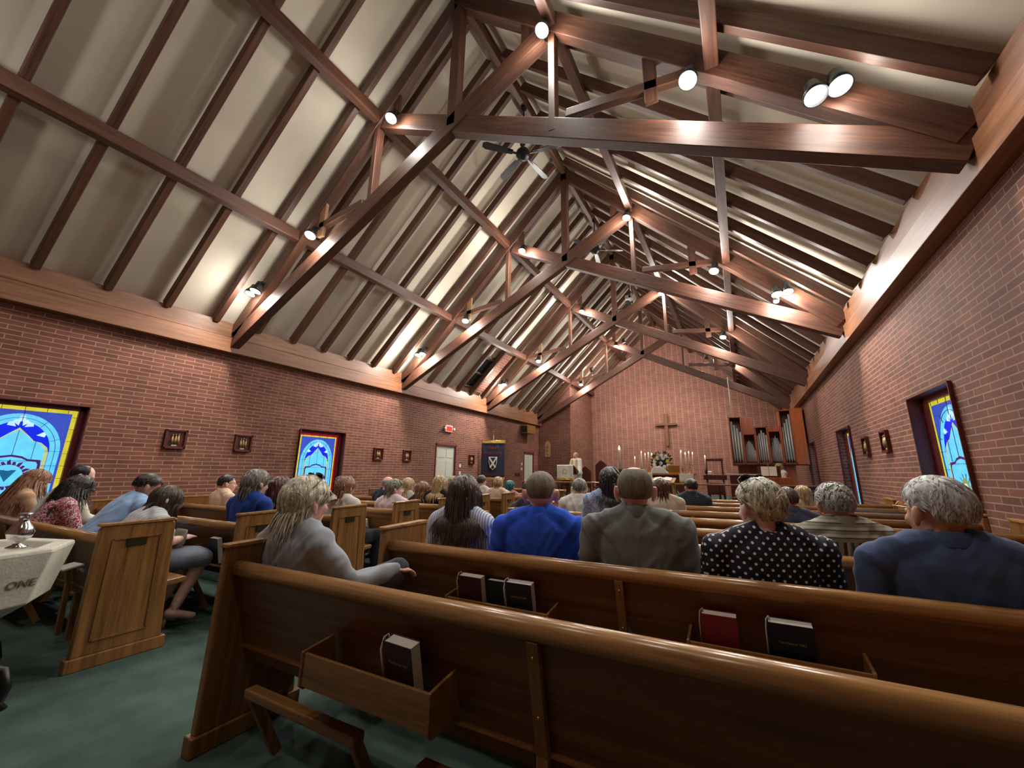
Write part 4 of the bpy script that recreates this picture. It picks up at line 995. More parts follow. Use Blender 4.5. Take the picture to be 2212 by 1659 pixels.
def hair_locks(mb, hc, R, style, hs, n, L, width, seed, wave=.0, body=None, lift=.006, part=V((.0, -.25, .97)), out=0.0, curl=0, grav=1.0, jitter=.15, rel=-.015, flare=.35, back=.4):
    r = random.Random(seed); Ri = R.inverted(); part = part.normalized(); c0 = 0
    tries = 0
    while c0 < n and tries < n*30:
        tries += 1
        d = V((r.gauss(0, 1), r.gauss(0, 1), r.gauss(0, 1))).normalized()
        if not in_hair(d, style) or d.z < -.55: continue
        c0 += 1
        off = lift*r.uniform(.6, 1.5)
        p = SO+V((d.x*(SR.x+off), d.y*(SR.y+off), d.z*(SR.z+off)))
        t0 = (d-part*d.dot(part)*.9); t0 = (t0-d*t0.dot(d)); t0 = t0.normalized() if t0.length > 1e-3 else V((0, -1, 0))
        dr = t0; ll = L*r.uniform(.75, 1.1); steps = max(5, int(ll/.022)); ds = ll/steps; pts = []; ph = r.uniform(0, 6.28); fr = r.uniform(14, 22)
        pw = hc+R @ (p*hs); dw = R @ dr
        jit = V((r.uniform(-1, 1), r.uniform(-1, 1), r.uniform(-1, 1)))*jitter
        for k in range(steps+1):
            pts.append(pw.copy())
            hl = (Ri @ (pw-hc))/hs-SO
            cling = hl.z > rel
            if cling:
                nn = V((hl.x/SR.x**2, hl.y/SR.y**2, hl.z/SR.z**2)).normalized(); tl = Ri @ dw; tl = tl-nn*tl.dot(nn)
                gl = Ri @ V((0, 0, -1)); gl = gl-nn*gl.dot(nn); tl = (tl.normalized() if tl.length > 1e-5 else gl)+gl*(.35*grav)+jit*.25+V((0, -back if hl.y > -.05 else 0, 0))
                dw = (R @ tl).normalized()
            else:
                dw = (dw*.5+V((0, 0, -1))*.8+jit*.14).normalized()
            q = pw+dw*ds
            if wave:
                sdv = V((math.cos(ph), math.sin(ph), 0)); q += sdv*(wave*math.cos(ph+fr*ds*k*6)*min(1, k/4))
            if out: 
                o_ = (pw-hc); o_.z = 0
                if o_.length > 1e-4: q += o_.normalized()*out*ds
            # keep outside the skull
            h = (Ri @ (q-hc))/hs-SO; e = math.sqrt((h.x/(SR.x+off))**2+(h.y/(SR.y+off))**2+(h.z/(SR.z+off))**2)
            if e < 1 or (h.z > rel and e > 1): h = h/e*(1+.012*k*flare); q = hc+R @ ((h+SO)*hs)
            # keep outside the face
            h = (Ri @ (q-hc))/hs
            if h.y > .02 and abs(h.x) < .075 and h.z < .04: h.x = math.copysign(.08, h.x); q = hc+R @ (h*hs)
            if h.z < -.06 and h.y > -.07 and abs(h.x) < .06: h.y = -.075 if h.y < .0 else h.y; q = hc+R @ (h*hs)
            if body:
                for bc, br in body:
                    b = q-bc; e = math.sqrt((b.x/br.x)**2+(b.y/br.y)**2+(b.z/br.z)**2)
                    if e < 1.0 and e > .01: q = bc+b/e*1.0
            dw = (q-pw).normalized() if (q-pw).length > 1e-6 else dw
            pw = q
        w_ = width*r.uniform(.7, 1.25)
        rad = [w_*(.75+.25*math.sin(pi*min(1, (i+1)/3)/2))*(1-(i/steps)**2.2*.85) for i in range(steps+1)]
        nrm = (pts[0]-hc).normalized()
        mb.tube(pts, rad, 6, flat=.38, upv=nrm)
def glasses(parent, hc, R, hs, on_top=False, mat=None):
    T_ = V((0, -.035, .050)) if on_top else V((0, 0, 0)); q = Matrix.Rotation(.75 if on_top else 0, 3, 'X')
    def P(v): return hc+R @ ((q @ V(v)+T_)*hs)
    m = MB(); ey = .112 if on_top else .107
    for s in (-1, 1):
        m.tube([P((s*.032+.026*math.cos(a), ey, .012+.02*math.sin(a))) for a in [2*pi*i/16 for i in range(17)]], .0022, 6)
        m.tube([P((s*.058, ey-.002, .018)), P((s*.084, ey-.02, .018)), P((s*.088, .02, .016)), P((s*.086, -.02, .008)), P((s*.082, -.035, -.01))], .0024, 6)
    m.tube([P((-.008, ey, .016)), P((.008, ey, .016))], .002, 6)
    g = m.build('glasses', mat or M_BLACK, parent, smooth=True)
    if on_top:
        m = MB()
        for s in (-1, 1): m.ell(P((s*.032, ey, .012)), (.025, .004, .02), 14, 8, R @ q)
        m.build('dark_lens', mat_plain('sunglass_lens', (16, 20, 30), rough=.08), g, smooth=True)
PEOPLE = []
def person(name_label, head, rows_y=None, lean=.05, yaw=None, hyaw=None, hpitch=.0, w=.19, belly=1.0, skin='fair', hair='brown', style='short', cap=.012, top=None, bottom=None, detail=1, topname='shirt', bottomname='trousers',
           locks=None, collar=None, arms=None, legs=None, sleeve=1.0, extra=None, hs=1.0, hipz=.50, droop=0.0, amp=.007, group=None, seat=True, roll=0.0, skirt=False, shoe=None):
    hx, hy, hz = head
    if seat and lean < .2:
        f_ = (hy+.085)/hy; hx *= f_; hy += .085; hz = 1.22+(hz-1.22)*f_-.012
    az = math.atan2(-5.6-hx, 14.2-hy)            # towards the lectern
    if yaw is None: yaw = -az*.6                  # blender z rotation is counter-clockwise
    if hyaw is None: hyaw = -az
    vox = .0085 if detail == 2 else .0105 if detail == 1 else .014
    rh = hyaw-yaw
    HL = .225*hs
    # spine length so that the crown reaches hz
    lean0 = lean
    if lean < .2 and seat: lean = -.10
    cl = math.cos(lean); neckL = .012
    pit = hpitch
    st = (hz-hipz-HL*.52*max(.6, math.cos(pit))-.5*HL*math.cos(pit)*.0-neckL*math.cos(lean*.5)-.115*hs)/cl
    hip = V((0, 0, hipz)); sh = hip+V((0, math.sin(lean), cl))*st
    nb = sh+V((0, math.sin(lean*.9), math.cos(lean*.9)))*.03
    hc = sh+V((0, math.sin(lean*.5+droop), math.cos(lean*.5+droop)))*neckL+V((0, .03+.06*math.sin(pit), .115*hs*math.cos(pit)))
    R = Matrix.Rotation(rh, 3, 'Z') @ Matrix.Rotation(-pit, 3, 'X') @ Matrix.Rotation(roll, 3, 'Y')
    c_, s_ = math.cos(yaw), math.sin(yaw)
    loc = (hx-(hc.x*c_-hc.y*s_), hy-(hc.x*s_+hc.y*c_), 0)
    t = thing('person', loc, name_label, 'person', group, rz=yaw); PEOPLE.append(t)
    up = (sh-hip).normalized()
    def tor(m, g, b=1.0, neck=True):
        k = w/.19
        rr = [(0, .165*k, .110*b), (.22, .158*k, .110*b), (.5, .165*k, .110*b), (.75, .176*k, .108), (.9, .165*k, .095), (1.0, .115*k, .080), (1.06, .078, .072), (1.11, .060, .060)]
        fw_ = V((0, up.z, -up.y))
        rings = [(hip+up*(st*f)+fw_*(c-.10 if f < .8 else 0), a+g, c+g, up) for f, a, c in rr]
        ring_loft(m, [(hip-up*.06, .13*k+g, .10*b+g, up)]+rings)
        for s in (-1, 1):
            a_ = nb+V((s*.028, -.008, .004)); b_ = sh+V((s*w*.98, 0, -.045))
            m.tube([a_, (a_+b_)/2+V((0, 0, .008)), b_], [.045+g, .050+g, .054+g], 12); m.ell(b_, (.062+g, .060+g, .060+g), 14, 10)
    A = {}
    for s in (-1, 1):
        s0 = sh+V((s*w*1.0, 0, -.055))
        if arms and s in arms: el, wr, hd, nr, cu = [V(a) if hasattr(a, '__len__') else a for a in arms[s]]
        else:
            el = s0+V((s*.055, .05+.12*math.sin(lean), -.25)); wr = V((s*.09, el.y+.20, max(hipz+.13, el.z-.08))); hd = V((-s*.5, .8, -.2)); nr = V((0, .1, 1)); cu = .5
        A[s] = (s0, el, wr, hd, nr, cu)
    def legpts(s):
        if legs and s in legs: return [V(p) for p in legs[s]]
        return [V((s*.09, .0, hipz)), V((s*.11, .42, hipz+.0)), V((s*.11, .43, .09)), V((s*.11, .56, .03))]
    # --- body
    m = MB(); tor(m, -.012)
    m.tube([nb-V((0, 0, .03)), nb+(hc-nb)*.5, hc+R @ V((0, -.02, -.04))*hs], [.062, .055, .056], 16)
    def H(v): return hc+R @ (V(v)*hs)
    def HE(c, r): m.ell(H(c), tuple(x*hs for x in r), 20, 14, R)
    HE((0, -.006, .026), (.077, .096, .088)); HE((0, .030, -.020), (.064, .068, .090)); HE((0, .048, -.082), (.044, .042, .034)); HE((0, .01, -.06), (.058, .06, .05))
    HE((0, .086, .022), (.048, .014, .010)); HE((0, .092, -.066), (.024, .010, .010))
    for s in (-1, 1):
        HE((s*.036, .070, -.03), (.024, .022, .024)); HE((s*.088, -.010, -.006), (.013, .019, .031)); HE((s*.094, -.020, .004), (.008, .013, .026)); HE((s*.083, .0, -.036), (.009, .012, .014))
    m.tube([H((0, .092, .016)), H((0, .108, -.012)), H((0, .116, -.030)), H((0, .10, -.040))], [.007*hs, .010*hs, .013*hs, .008*hs], 10)
    for s in (-1, 1):
        s0, el, wr, hd, nr, cu = A[s]
        limb(m, [s0, (s0+el)/2, el, (el*.55+wr*.45), wr], [.052, .046, .038, .036, .024]); 
        hand(m, wr, hd, nr, -s, cu)
        lp = legpts(s); limb(m, [lp[0], (lp[0]+lp[1])/2, lp[1]], [.088, .076, .056]); limb(m, [lp[1], lp[1]*.65+lp[2]*.35, lp[2]], [.054, .052, .034]); limb(m, [lp[2]-V((0, .03, .03)), lp[3]], [.034, .026])
    body = mesh_obj('body', remesh(m, vox, 3), SK[skin], t)
    if detail >= 1:
        for s in (-1, 1):
            e = MB(); e.ell(H((s*.031, .083, .002)), (.0125*hs, .011*hs, .0085*hs), 12, 8, R); eo = e.build('eye', M_WHITE, t, smooth=True)
            e = MB(); e.ell(H((s*.031, .0925, .002)), (.0062*hs, .003*hs, .0066*hs), 10, 6, R); e.build('iris', M_DKWOOD, eo, smooth=True)
        e = MB(); e.ell(H((0, .1015, -.067)), (.019*hs, .004*hs, .0055*hs), 12, 6, R); e.build('lips', mat_plain('lips', (168, 92, 84), rough=.5), t, smooth=True)
    # --- clothes
    if top:
        m = MB(); tor(m, .014, belly)
        for s in (-1, 1):
            s0, el, wr, hd, nr, cu = A[s]
            if sleeve >= .99: limb(m, [s0, (s0+el)/2, el, el*.3+wr*.7, wr*.97+el*.03], [.068, .062, .054, .048, .038])
            elif sleeve > 0: e2 = s0+(el-s0)*sleeve; limb(m, [s0, (s0+e2)/2, e2], [.066, .062, .060])
        me = remesh(m, vox+.001, 4); folds(me, amp, len(PEOPLE)); to = mesh_obj(topname, me, top, t)
        if collar:
            m = MB(); n = 26; vs = []
            for (dz, rx, ry, yo) in ((-.004, .080, .079, .0), (.016, .0765, .076, .0), (.046, .071, .070, .003), (.050, .065, .065, .003), (.012, .066, .066, 0)):
                for k in range(n):
                    a = 2*pi*k/n; c2 = nb+V((0, -.002+yo, .0))
                    vs.append(c2+V((rx*math.cos(a), ry*math.sin(a), dz-.03*(1+math.sin(a))/2)))
            m.add(vs, [(j*n+k, j*n+(k+1) % n, (j+1)*n+(k+1) % n, (j+1)*n+k) for j in range(4) for k in range(n)]); m.build('collar', collar, to, smooth=True)
    if bottom:
        m = MB()
        if skirt:
            a = legpts(-1); b = legpts(1); mid = (a[1]+b[1])/2
            ring_loft(m, [(V((0, -.02, hipz+.03)), .19, .13, (0, 1, 0)), (V((0, .12, hipz+.02)), .2, .10, (0, 1, 0)), (mid+V((0, .0, .0)), .20, .085, (0, 1, 0)), (mid+V((0, .03, -.01)), .19, .08, (0, 1, 0))])
        else:
            for s in (-1, 1):
                lp = legpts(s); limb(m, [lp[0]+V((0, -.03, 0)), (lp[0]+lp[1])/2, lp[1]], [.10, .09, .070]); limb(m, [lp[1], lp[1]*.6+lp[2]*.4, lp[2]+V((0, 0, .02))], [.068, .062, .052])
            m.ell((0, -.02, hipz), (.17*w/.19, .13, .10))
        me = remesh(m, vox+.003, 3); folds(me, amp*.8, len(PEOPLE)+3); mesh_obj(bottomname, me, bottom, t)
        for s in (-1, 1):
            lp = legpts(s); m = MB(); dv = (lp[3]-lp[2]); dv.z = 0; dv.normalize(); q = Matrix.Rotation(math.atan2(-dv.x, dv.y), 3, 'Z')
            if shoe:
                b0 = V((lp[2].x, lp[2].y, 0)); m.tube([b0-dv*.055+V((0, 0, .095)), b0+V((0, 0, .085)), b0+dv*.07+V((0, 0, .05)), b0+dv*.12+V((0, 0, .03)), b0+dv*.19+V((0, 0, .018))], [.026, .036, .034, .034, .012], 14, flat=.8)
            else: m.ell(V((lp[2].x, lp[2].y, lp[3].z+.005))+dv*.07, (.045, .125, .032), 16, 8, q); m.build('shoe', shoe or M_BLACK, t, smooth=True)
            if shoe:
                m = MB(); hl_ = V((lp[2].x, lp[2].y, 0))-dv*.045; m.tube([hl_+V((0, 0, .085)), hl_+V((0, 0, .002))], [.018, .008], 10); m.build('shoe_heel', shoe, t, smooth=True)
    # --- hair
    if style != 'bald':
        m = MB(); hair_cap(m, hc, R, style, cap, hs, len(PEOPLE), .35); hm = m.build('hair', HAIR[hair], t, smooth=True)
        if locks:
            bd = [(sh+V((0, -.0, -.10)), V((w+.05, .135, .135))), (nb+V((0, 0, -.01)), V((.10, .085, .06)))]
            m = MB(); hair_locks(m, hc, R, style, hs, seed=len(PEOPLE)*11, body=bd, **locks); m.build('locks', HAIR[hair], hm, smooth=True)
    if extra: extra(t, hc, R, hs, A, sh, nb, legpts)
    return t
# cloth patterns
def fabric(name, col, var=.08, bump=.12, sheen=.15, rough=.85): return mat_plain(name, col, rough=rough, var=var, vscale=5, bump=bump, bscale=420, sheen=sheen, spec=.25)
def mat_stripes(name, c1, c2, freq, width=.5, axis='X', warp=.02):
    if name in MATS: return MATS[name]
    m, nt, b = newmat(name); tc = nt.nodes.new('ShaderNodeTexCoord'); sp = nt.nodes.new('ShaderNodeSeparateXYZ')
    n = N(nt, 'ShaderNodeTexNoise', Scale=6.0); link(nt, tc.outputs['Object'], n.inputs['Vector'])
    link(nt, tc.outputs['Object'], sp.inputs[0])
    a = N(nt, 'ShaderNodeMath', operation='MULTIPLY_ADD'); link(nt, n.outputs['Fac'], a.inputs[0]); a.inputs[1].default_value = warp; link(nt, sp.outputs['XYZ'.index(axis)], a.inputs[2])
    f = N(nt, 'ShaderNodeMath', operation='MULTIPLY'); link(nt, a.outputs[0], f.inputs[0]); f.inputs[1].default_value = freq
    fr = N(nt, 'ShaderNodeMath', operation='FRACT'); link(nt, f.outputs[0], fr.inputs[0])
    r = ramp(nt, fr.outputs[0], [(0, srgb(*c1)), (width, srgb(*c2))]); nt.nodes[-1].color_ramp.interpolation = 'CONSTANT'
    link(nt, r, b.inputs['Base Color']); b.inputs['Roughness'].default_value = .85; MATS[name] = m; return m
def mat_speckle(name, c1, c2, scale=160, thr=.52, c3=None):
    if name in MATS: return MATS[name]
    m, nt, b = newmat(name); n = N(nt, 'ShaderNodeTexNoise', Scale=float(scale), Detail=2.0); link(nt, coords(nt), n.inputs['Vector'])
    st = [(0, srgb(*c1)), (thr, srgb(*c2))]+([(thr+.1, srgb(*c3))] if c3 else [])
    r = ramp(nt, n.outputs['Fac'], st); nt.nodes[-1].color_ramp.interpolation = 'CONSTANT'; link(nt, r, b.inputs['Base Color']); b.inputs['Roughness'].default_value = .85; MATS[name] = m; return m
def mat_dots(name, bg, fg, s=.036, rad=.17):
    m, nt, b = newmat(name); tc = nt.nodes.new('ShaderNodeTexCoord'); sp = nt.nodes.new('ShaderNodeSeparateXYZ'); sn = nt.nodes.new('ShaderNodeSeparateXYZ')
    link(nt, tc.outputs['Object'], sp.inputs[0]); link(nt, tc.outputs['Normal'], sn.inputs[0])
    def mt(op, a, b_=None, c=None):
        n = N(nt, 'ShaderNodeMath', operation=op)
        for i, v in enumerate((a, b_, c)):
            if v is None: continue
            if isinstance(v, (int, float)): n.inputs[i].default_value = v
            else: link(nt, v, n.inputs[i])
        return n.outputs[0]
    ax, ay, az = (mt('ABSOLUTE', sn.outputs[i]) for i in range(3))
    sx = mt('GREATER_THAN', ax, mt('MULTIPLY', ay, 1.4)); sz = mt('GREATER_THAN', az, .86)
    u = mt('ADD', mt('MULTIPLY', sp.outputs[0], mt('SUBTRACT', 1, sx)), mt('MULTIPLY', sp.outputs[1], sx))
    v = mt('ADD', mt('MULTIPLY', sp.outputs[2], mt('SUBTRACT', 1, sz)), mt('MULTIPLY', sp.outputs[1], sz))
    def lat(o):
        a = mt('SUBTRACT', mt('FRACT', mt('MULTIPLY_ADD', u, 1/s, 50+o)), .5); c = mt('SUBTRACT', mt('FRACT', mt('MULTIPLY_ADD', v, 1/s, 50+o)), .5)
        return mt('SQRT', mt('ADD', mt('MULTIPLY', a, a), mt('MULTIPLY', c, c)))
    d = mt('MINIMUM', lat(0), lat(.5)); k = mt('LESS_THAN', d, rad)
    mx = N(nt, 'ShaderNodeMix', data_type='RGBA'); link(nt, k, mx.inputs[0]); mx.inputs[6].default_value = srgb(*bg); mx.inputs[7].default_value = srgb(*fg)
    link(nt, mx.outputs[2], b.inputs['Base Color']); b.inputs['Roughness'].default_value = .8; MATS[name] = m; return m
def mat_oldshirt():
    m, nt, b = newmat('striped_brown_shirt'); tc = nt.nodes.new('ShaderNodeTexCoord'); sp = nt.nodes.new('ShaderNodeSeparateXYZ'); link(nt, tc.outputs['Object'], sp.inputs[0])
    def band(o, fr, cols):
        f = N(nt, 'ShaderNodeMath', operation='MULTIPLY'); link(nt, sp.outputs[o], f.inputs[0]); f.inputs[1].default_value = fr
        q = N(nt, 'ShaderNodeMath', operation='FRACT'); link(nt, f.outputs[0], q.inputs[0]); r = ramp(nt, q.outputs[0], cols); nt.nodes[-1].color_ramp.interpolation = 'CONSTANT'; return r
    Gc, Dk, Br, Lt = srgb(122, 116, 96), srgb(62, 56, 48), srgb(58, 36, 28), srgb(160, 156, 140)
    a = band(2, 26, [(0, Gc), (.45, Dk), (.6, Lt)]); c = band(0, 13, [(0, Gc), (.3, Br), (.52, Lt), (.66, Gc), (.8, Dk)])
    g = N(nt, 'ShaderNodeMath', operation='GREATER_THAN'); link(nt, sp.outputs[2], g.inputs[0]); g.inputs[1].default_value = .845
    mx = N(nt, 'ShaderNodeMix', data_type='RGBA'); link(nt, g.outputs[0], mx.inputs[0]); link(nt, c, mx.inputs[6]); link(nt, a, mx.inputs[7]); link(nt, mx.outputs[2], b.inputs['Base Color']); b.inputs['Roughness'].default_value = .9
    MATS['striped_brown_shirt'] = m; return m
F = lambda n, c, **k: fabric(n, c, **k)
TROU = F('charcoal_trousers', (62, 66, 72)); DARKT = F('dark_trousers', (34, 34, 40))
SHORT = dict(n=300, L=.05, width=.006, lift=.006, grav=.5, jitter=.35, rel=-.2, flare=.3)
LONG = dict(n=340, L=.36, width=.0085, wave=.004, lift=.012, jitter=.25)
BOB = dict(n=330, L=.20, width=.0085, wave=.003, lift=.012, jitter=.2, rel=-.04)
CURLY = dict(n=240, L=.07, width=.010, wave=.010, lift=.010, grav=.3, jitter=.9, rel=-.2, flare=1.0)
def few(d, n, **k): q = dict(d); q['n'] = int(n*1.6); q.update(k); return q

# nearest pew: man with sunglasses pushed up on shaggy hair
def ex1(t, hc, R, hs, A, sh, nb, lp): glasses(t, hc, R, hs, True)
person('person with shaggy ash-blond hair and sunglasses on top, grey blazer, alone in the nearest pew', (-2.0, 1.34, 1.19), yaw=.02, hyaw=.0, w=.195, belly=1.15, skin='pink', hair='ash', style='full', cap=.020, detail=2,
       top=F('grey_blazer', (152, 159, 168)), topname='blazer', bottom=TROU, collar=F('light_blue_shirt', (168, 190, 220)), locks=dict(n=1500, L=.155, width=.0046, wave=.005, lift=.014, out=.15, jitter=.6, rel=-.05, back=.5, flare=.15), amp=.010, hs=1.10,
       arms={1: ((.29, .10, .66), (.33, .36, .68), (.25, .9, -.15), (.1, .1, 1), .7)}, legs={1: ((.09, 0, .5), (.30, .40, .66), (-.12, .52, .46), (-.2, .62, .42)), -1: ((-.09, 0, .5), (-.06, .42, .50), (-.08, .44, .09), (-.08, .56, .03))}, extra=ex1)
# second pew
person('person with long wavy dark brown hair in a blue and white striped blouse', (-1.60, 2.14, 1.20), w=.165, hair='brown', style='full', cap=.016, detail=2, top=mat_stripes('blue_white_stripe', (206, 212, 224), (128, 140, 172), 62, .62), topname='blouse', bottom=DARKT,
       collar=mat_stripes('blue_white_stripe', (206, 212, 224), (128, 140, 172), 62, .62), locks=dict(n=900, L=.33, width=.0058, wave=.006, lift=.013, jitter=.35, out=.05), amp=.005)
person('person with buzzed brown hair and bright blue polo shirt', (-1.05, 2.14, 1.235), w=.225, belly=1.15, skin='pink', hair='buzz', style='mens', cap=.003, detail=2, top=F('royal_blue_polo', (46, 90, 216), sheen=.05), topname='polo_shirt', bottom=DARKT, collar=F('royal_blue_polo', (46, 90, 216)), amp=.009, hs=1.12)
person('person with close-cropped balding hair and grey suit jacket', (-.50, 2.12, 1.265), w=.222, belly=1.1, skin='pink', hair='buzz', style='thin', cap=.002, detail=2, top=F('grey_suit', (116, 122, 120)), topname='suit_jacket', bottom=F('grey_suit', (116, 122, 120)), collar=F('suit_collar', (100, 105, 104)), amp=.012, hs=1.13)
def ex2(t, hc, R, hs, A, sh, nb, lp):
    glasses(t, hc, R, hs, True)
    m = MB(); m.ell(hc+R @ V((-.082, .004, -.04)), (.005,)*3, 10, 6); m.build('pearl_earring', M_WHITE, t, smooth=True)
person('person with short streaked blond hair in a navy blouse with white polka dots', (.06, 2.14, 1.195), w=.215, belly=1.2, hair='streak', style='full', cap=.018, detail=2, top=mat_dots('navy_polka_dots', (16, 20, 38), (226, 226, 230), s=.042, rad=.135), topname='blouse', bottom=DARKT,
       locks=dict(n=1100, L=.08, width=.005, wave=.003, lift=.012, grav=.6, jitter=.4, part=V((.3, .4, .9)), rel=-.2, flare=.6), hyaw=.62, extra=ex2, amp=.008, hs=1.05)
def ex3(t, hc, R, hs, A, sh, nb, lp): glasses(t, hc, R, hs, False, M_BRASS)
person('person with thick white hair and eyeglasses in a navy suit by the right wall', (.66, 2.14, 1.215), w=.235, belly=1.15, skin='tan', hair='silver', style='mens', cap=.012, detail=2, top=F('navy_suit', (62, 78, 112)), topname='suit_jacket', bottom=F('navy_suit', (62, 78, 112)), collar=F('navy_collar', (56, 70, 100)),
       locks=dict(n=1200, L=.05, width=.0042, lift=.007, grav=.45, jitter=.45, rel=-.2, flare=.9), hyaw=.45, yaw=.05, extra=ex3, amp=.012, hs=1.12)
# third to seventh pews, right block
person('person with grey curly hair in a brown and olive striped shirt', (.47, 2.98, 1.17), w=.215, belly=1.2, skin='tan', hair='grey', style='mens', cap=.010, top=mat_oldshirt(), topname='shirt', bottom=DARKT, collar=F('olive_collar', (128, 122, 104)), locks=few(CURLY, 260, width=.008, L=.05), amp=.006, hyaw=.2, hs=1.03)
person('person with long dark ponytail in a pale blue floral shirt', (-1.12, 3.78, 1.275), w=.20, hair='dark', style='full', cap=.014, top=mat_speckle('blue_floral', (168, 184, 214), (76, 90, 130), 130, .54), topname='shirt', bottom=DARKT, collar=F('blue_floral_collar', (168, 184, 214)), locks=few(LONG, 200, L=.26), hs=1.06)
person('person with salt-and-pepper hair in a white shirt', (-1.74, 4.60, 1.16), w=.19, hair='salt', style='mens', cap=.010, top=F('white_shirt', (206, 202, 196)), bottom=DARKT, collar=F('white_shirt', (206, 202, 196)), locks=few(SHORT, 200))
person('person in a navy jacket sitting behind the streaked blond hair', (.36, 4.62, 1.10), w=.21, hair='brown', style='mens', cap=.01, top=F('navy_jacket', (48, 52, 70)), topname='jacket', bottom=DARKT, locks=few(SHORT, 160), collar=F('navy_jacket', (48, 52, 70)))
person('person with dark red-brown bob in a cream cardigan', (-.94, 5.42, 1.15), w=.215, hair='auburn', style='full', cap=.014, top=F('cream_cardigan', (206, 194, 176)), topname='cardigan', bottom=DARKT, locks=few(BOB, 180, L=.15), amp=.006)
person('person with short dark hair in a dark green plaid shirt', (-.67, 6.26, 1.15), w=.20, hair='dark', style='mens', cap=.01, top=mat_stripes('green_plaid', (52, 78, 82), (34, 48, 56), 40, .5, 'Z'), bottom=DARKT, locks=few(SHORT, 160), collar=F('plaid_collar', (44, 62, 68)))
person('person with long light brown hair and a beige top near the navy ministry banner', (.74, 6.96, 1.06), w=.18, hair='blond', style='full', cap=.012, top=F('beige_top', (206, 182, 146)), topname='top', bottom=DARKT, locks=few(LONG, 140, L=.3))
person('person with curly dark hair partly hidden by the blue polo shirt', (-1.93, 3.72, 1.15), w=.17, hair='dark', style='full', cap=.016, top=F('dark_top', (50, 48, 54)), topname='top', bottom=DARKT, locks=few(CURLY, 160), skin='tan')
# left block, nearest pew, heads bowed
def ex_girl(t, hc, R, hs, A, sh, nb, lp):
    m = MB(); c = V((.05, .40, .63))
    ring_loft(m, [(c+V((0, -.03, -.055)), .11, .05, (0, 0, 1)), (c+V((0, 0, 0)), .13, .045, (0, 0, 1)), (c+V((0, .03, .08)), .10, .02, (0, 0, 1)), (c+V((0, .035, .10)), .09, .008, (0, 0, 1))])
    b_ = m.build('purse', mat_plain('taupe_leather', (128, 120, 104), rough=.45), None, smooth=True); b_.location = t.location; b_.rotation_euler = t.rotation_euler
    tag(b_, 'taupe leather clutch purse held on the lap of the bowed person at the aisle', 'purse')
person('person bowed forward at the aisle, long brown hair, light top and bare calves', (-4.38, 1.67, 1.08), lean=.55, hpitch=.65, w=.165, hair='brown', style='full', cap=.013, detail=2, top=mat_stripes('grey_white_top', (196, 200, 202), (168, 174, 180), 40, .5), topname='top', bottom=F('grey_blue_skirt', (122, 130, 148)), bottomname='skirt', skirt=True, sleeve=.55, shoe=mat_plain('beige_leather', (190, 158, 138), rough=.4),
       locks=dict(n=900, L=.40, back=0, width=.0055, wave=.003, lift=.011, jitter=.25), yaw=.0, hyaw=-.05, arms={1: ((.22, .30, .66), (.12, .42, .66), (-.5, .8, .1), (.2, .1, 1), .35), -1: ((-.22, .28, .64), (-.06, .42, .66), (.5, .8, .1), (-.2, .1, 1), .35)},
       legs={1: ((.09, .05, .48), (.20, .56, .50), (.20, .42, .14), (.24, .54, .06)), -1: ((-.09, .05, .48), (.06, .54, .50), (.05, .36, .14), (.07, .48, .06))}, extra=ex_girl)
person('person bowed forward in a light blue shirt with a dark beard', (-4.98, 1.74, 1.18), lean=.62, hpitch=.45, w=.215, hair='dark', style='mens', cap=.009, detail=2, top=F('light_blue_cotton', (142, 172, 214)), bottom=DARKT, collar=F('light_blue_cotton', (142, 172, 214)), locks=few(SHORT, 260), yaw=-.05, hyaw=-.15, skin='tan')
person('person bowed forward with long curly black hair and a red floral top', (-6.0, 1.56, 1.15), lean=.45, hpitch=.5, w=.175, hair='dark', style='full', cap=.018, top=mat_speckle('red_floral', (150, 40, 60), (196, 190, 196), 60, .5, (120, 28, 48)), topname='top', bottom=DARKT, locks=few(LONG, 260, wave=.009, L=.28, out=.25), yaw=-.1, hyaw=-.1, skin='tan')
person('person bowed forward with a balding crown and dark hair, cream shirt', (-6.5, 1.70, 1.27), lean=.45, hpitch=.35, w=.20, hair='dark', style='thin', cap=.008, top=F('cream_shirt', (200, 202, 186)), bottom=DARKT, collar=F('cream_shirt', (200, 202, 186)), yaw=-.1, hyaw=-.3, skin='fair')
person('person bowed forward with long light brown hair in front of the big blue window', (-7.08, 1.50, 1.21), lean=.35, hpitch=.35, w=.175, hair='redbrown', style='full', cap=.016, top=F('tan_top', (176, 140, 112)), topname='top', bottom=DARKT, locks=few(LONG, 260, L=.38, out=.3), yaw=-.1, hyaw=-.2)
# left block, further pews
person('person with a grey bob and royal blue top in the second left pew', (-3.98, 2.16, 1.23), w=.205, hair='salt', style='full', cap=.018, top=F('royal_blue_top', (22, 60, 140), sheen=.05), topname='top', bottom=DARKT, locks=few(BOB, 200, L=.14), hs=1.06)
person('person with long dark hair and a black and cream top beside the royal blue top', (-4.12, 2.30, 1.17), w=.16, hair='auburn', style='full', cap=.013, top=F('black_top', (38, 40, 44)), topname='top', bottom=DARKT, locks=few(LONG, 180, L=.26)) if 0 else \
person('person with long dark hair and a black top beyond the royal blue top', (-4.0, 2.40, 1.17), w=.15, hair='auburn', style='full', cap=.013, top=F('black_top', (38, 40, 44)), topname='top', bottom=DARKT, locks=few(LONG, 180, L=.26))
def exg(t, hc, R, hs, A, sh, nb, lp): glasses(t, hc, R, hs, False)
person('person with short dark hair and glasses in a pale pink blouse, third left pew', (-6.2, 3.0, 1.17), w=.18, hair='dark', style='mens', cap=.012, top=F('pink_blouse', (222, 190, 172)), topname='blouse', bottom=DARKT, locks=few(SHORT, 180), collar=F('pink_blouse', (222, 190, 172)), extra=exg, hyaw=-.35, detail=1)
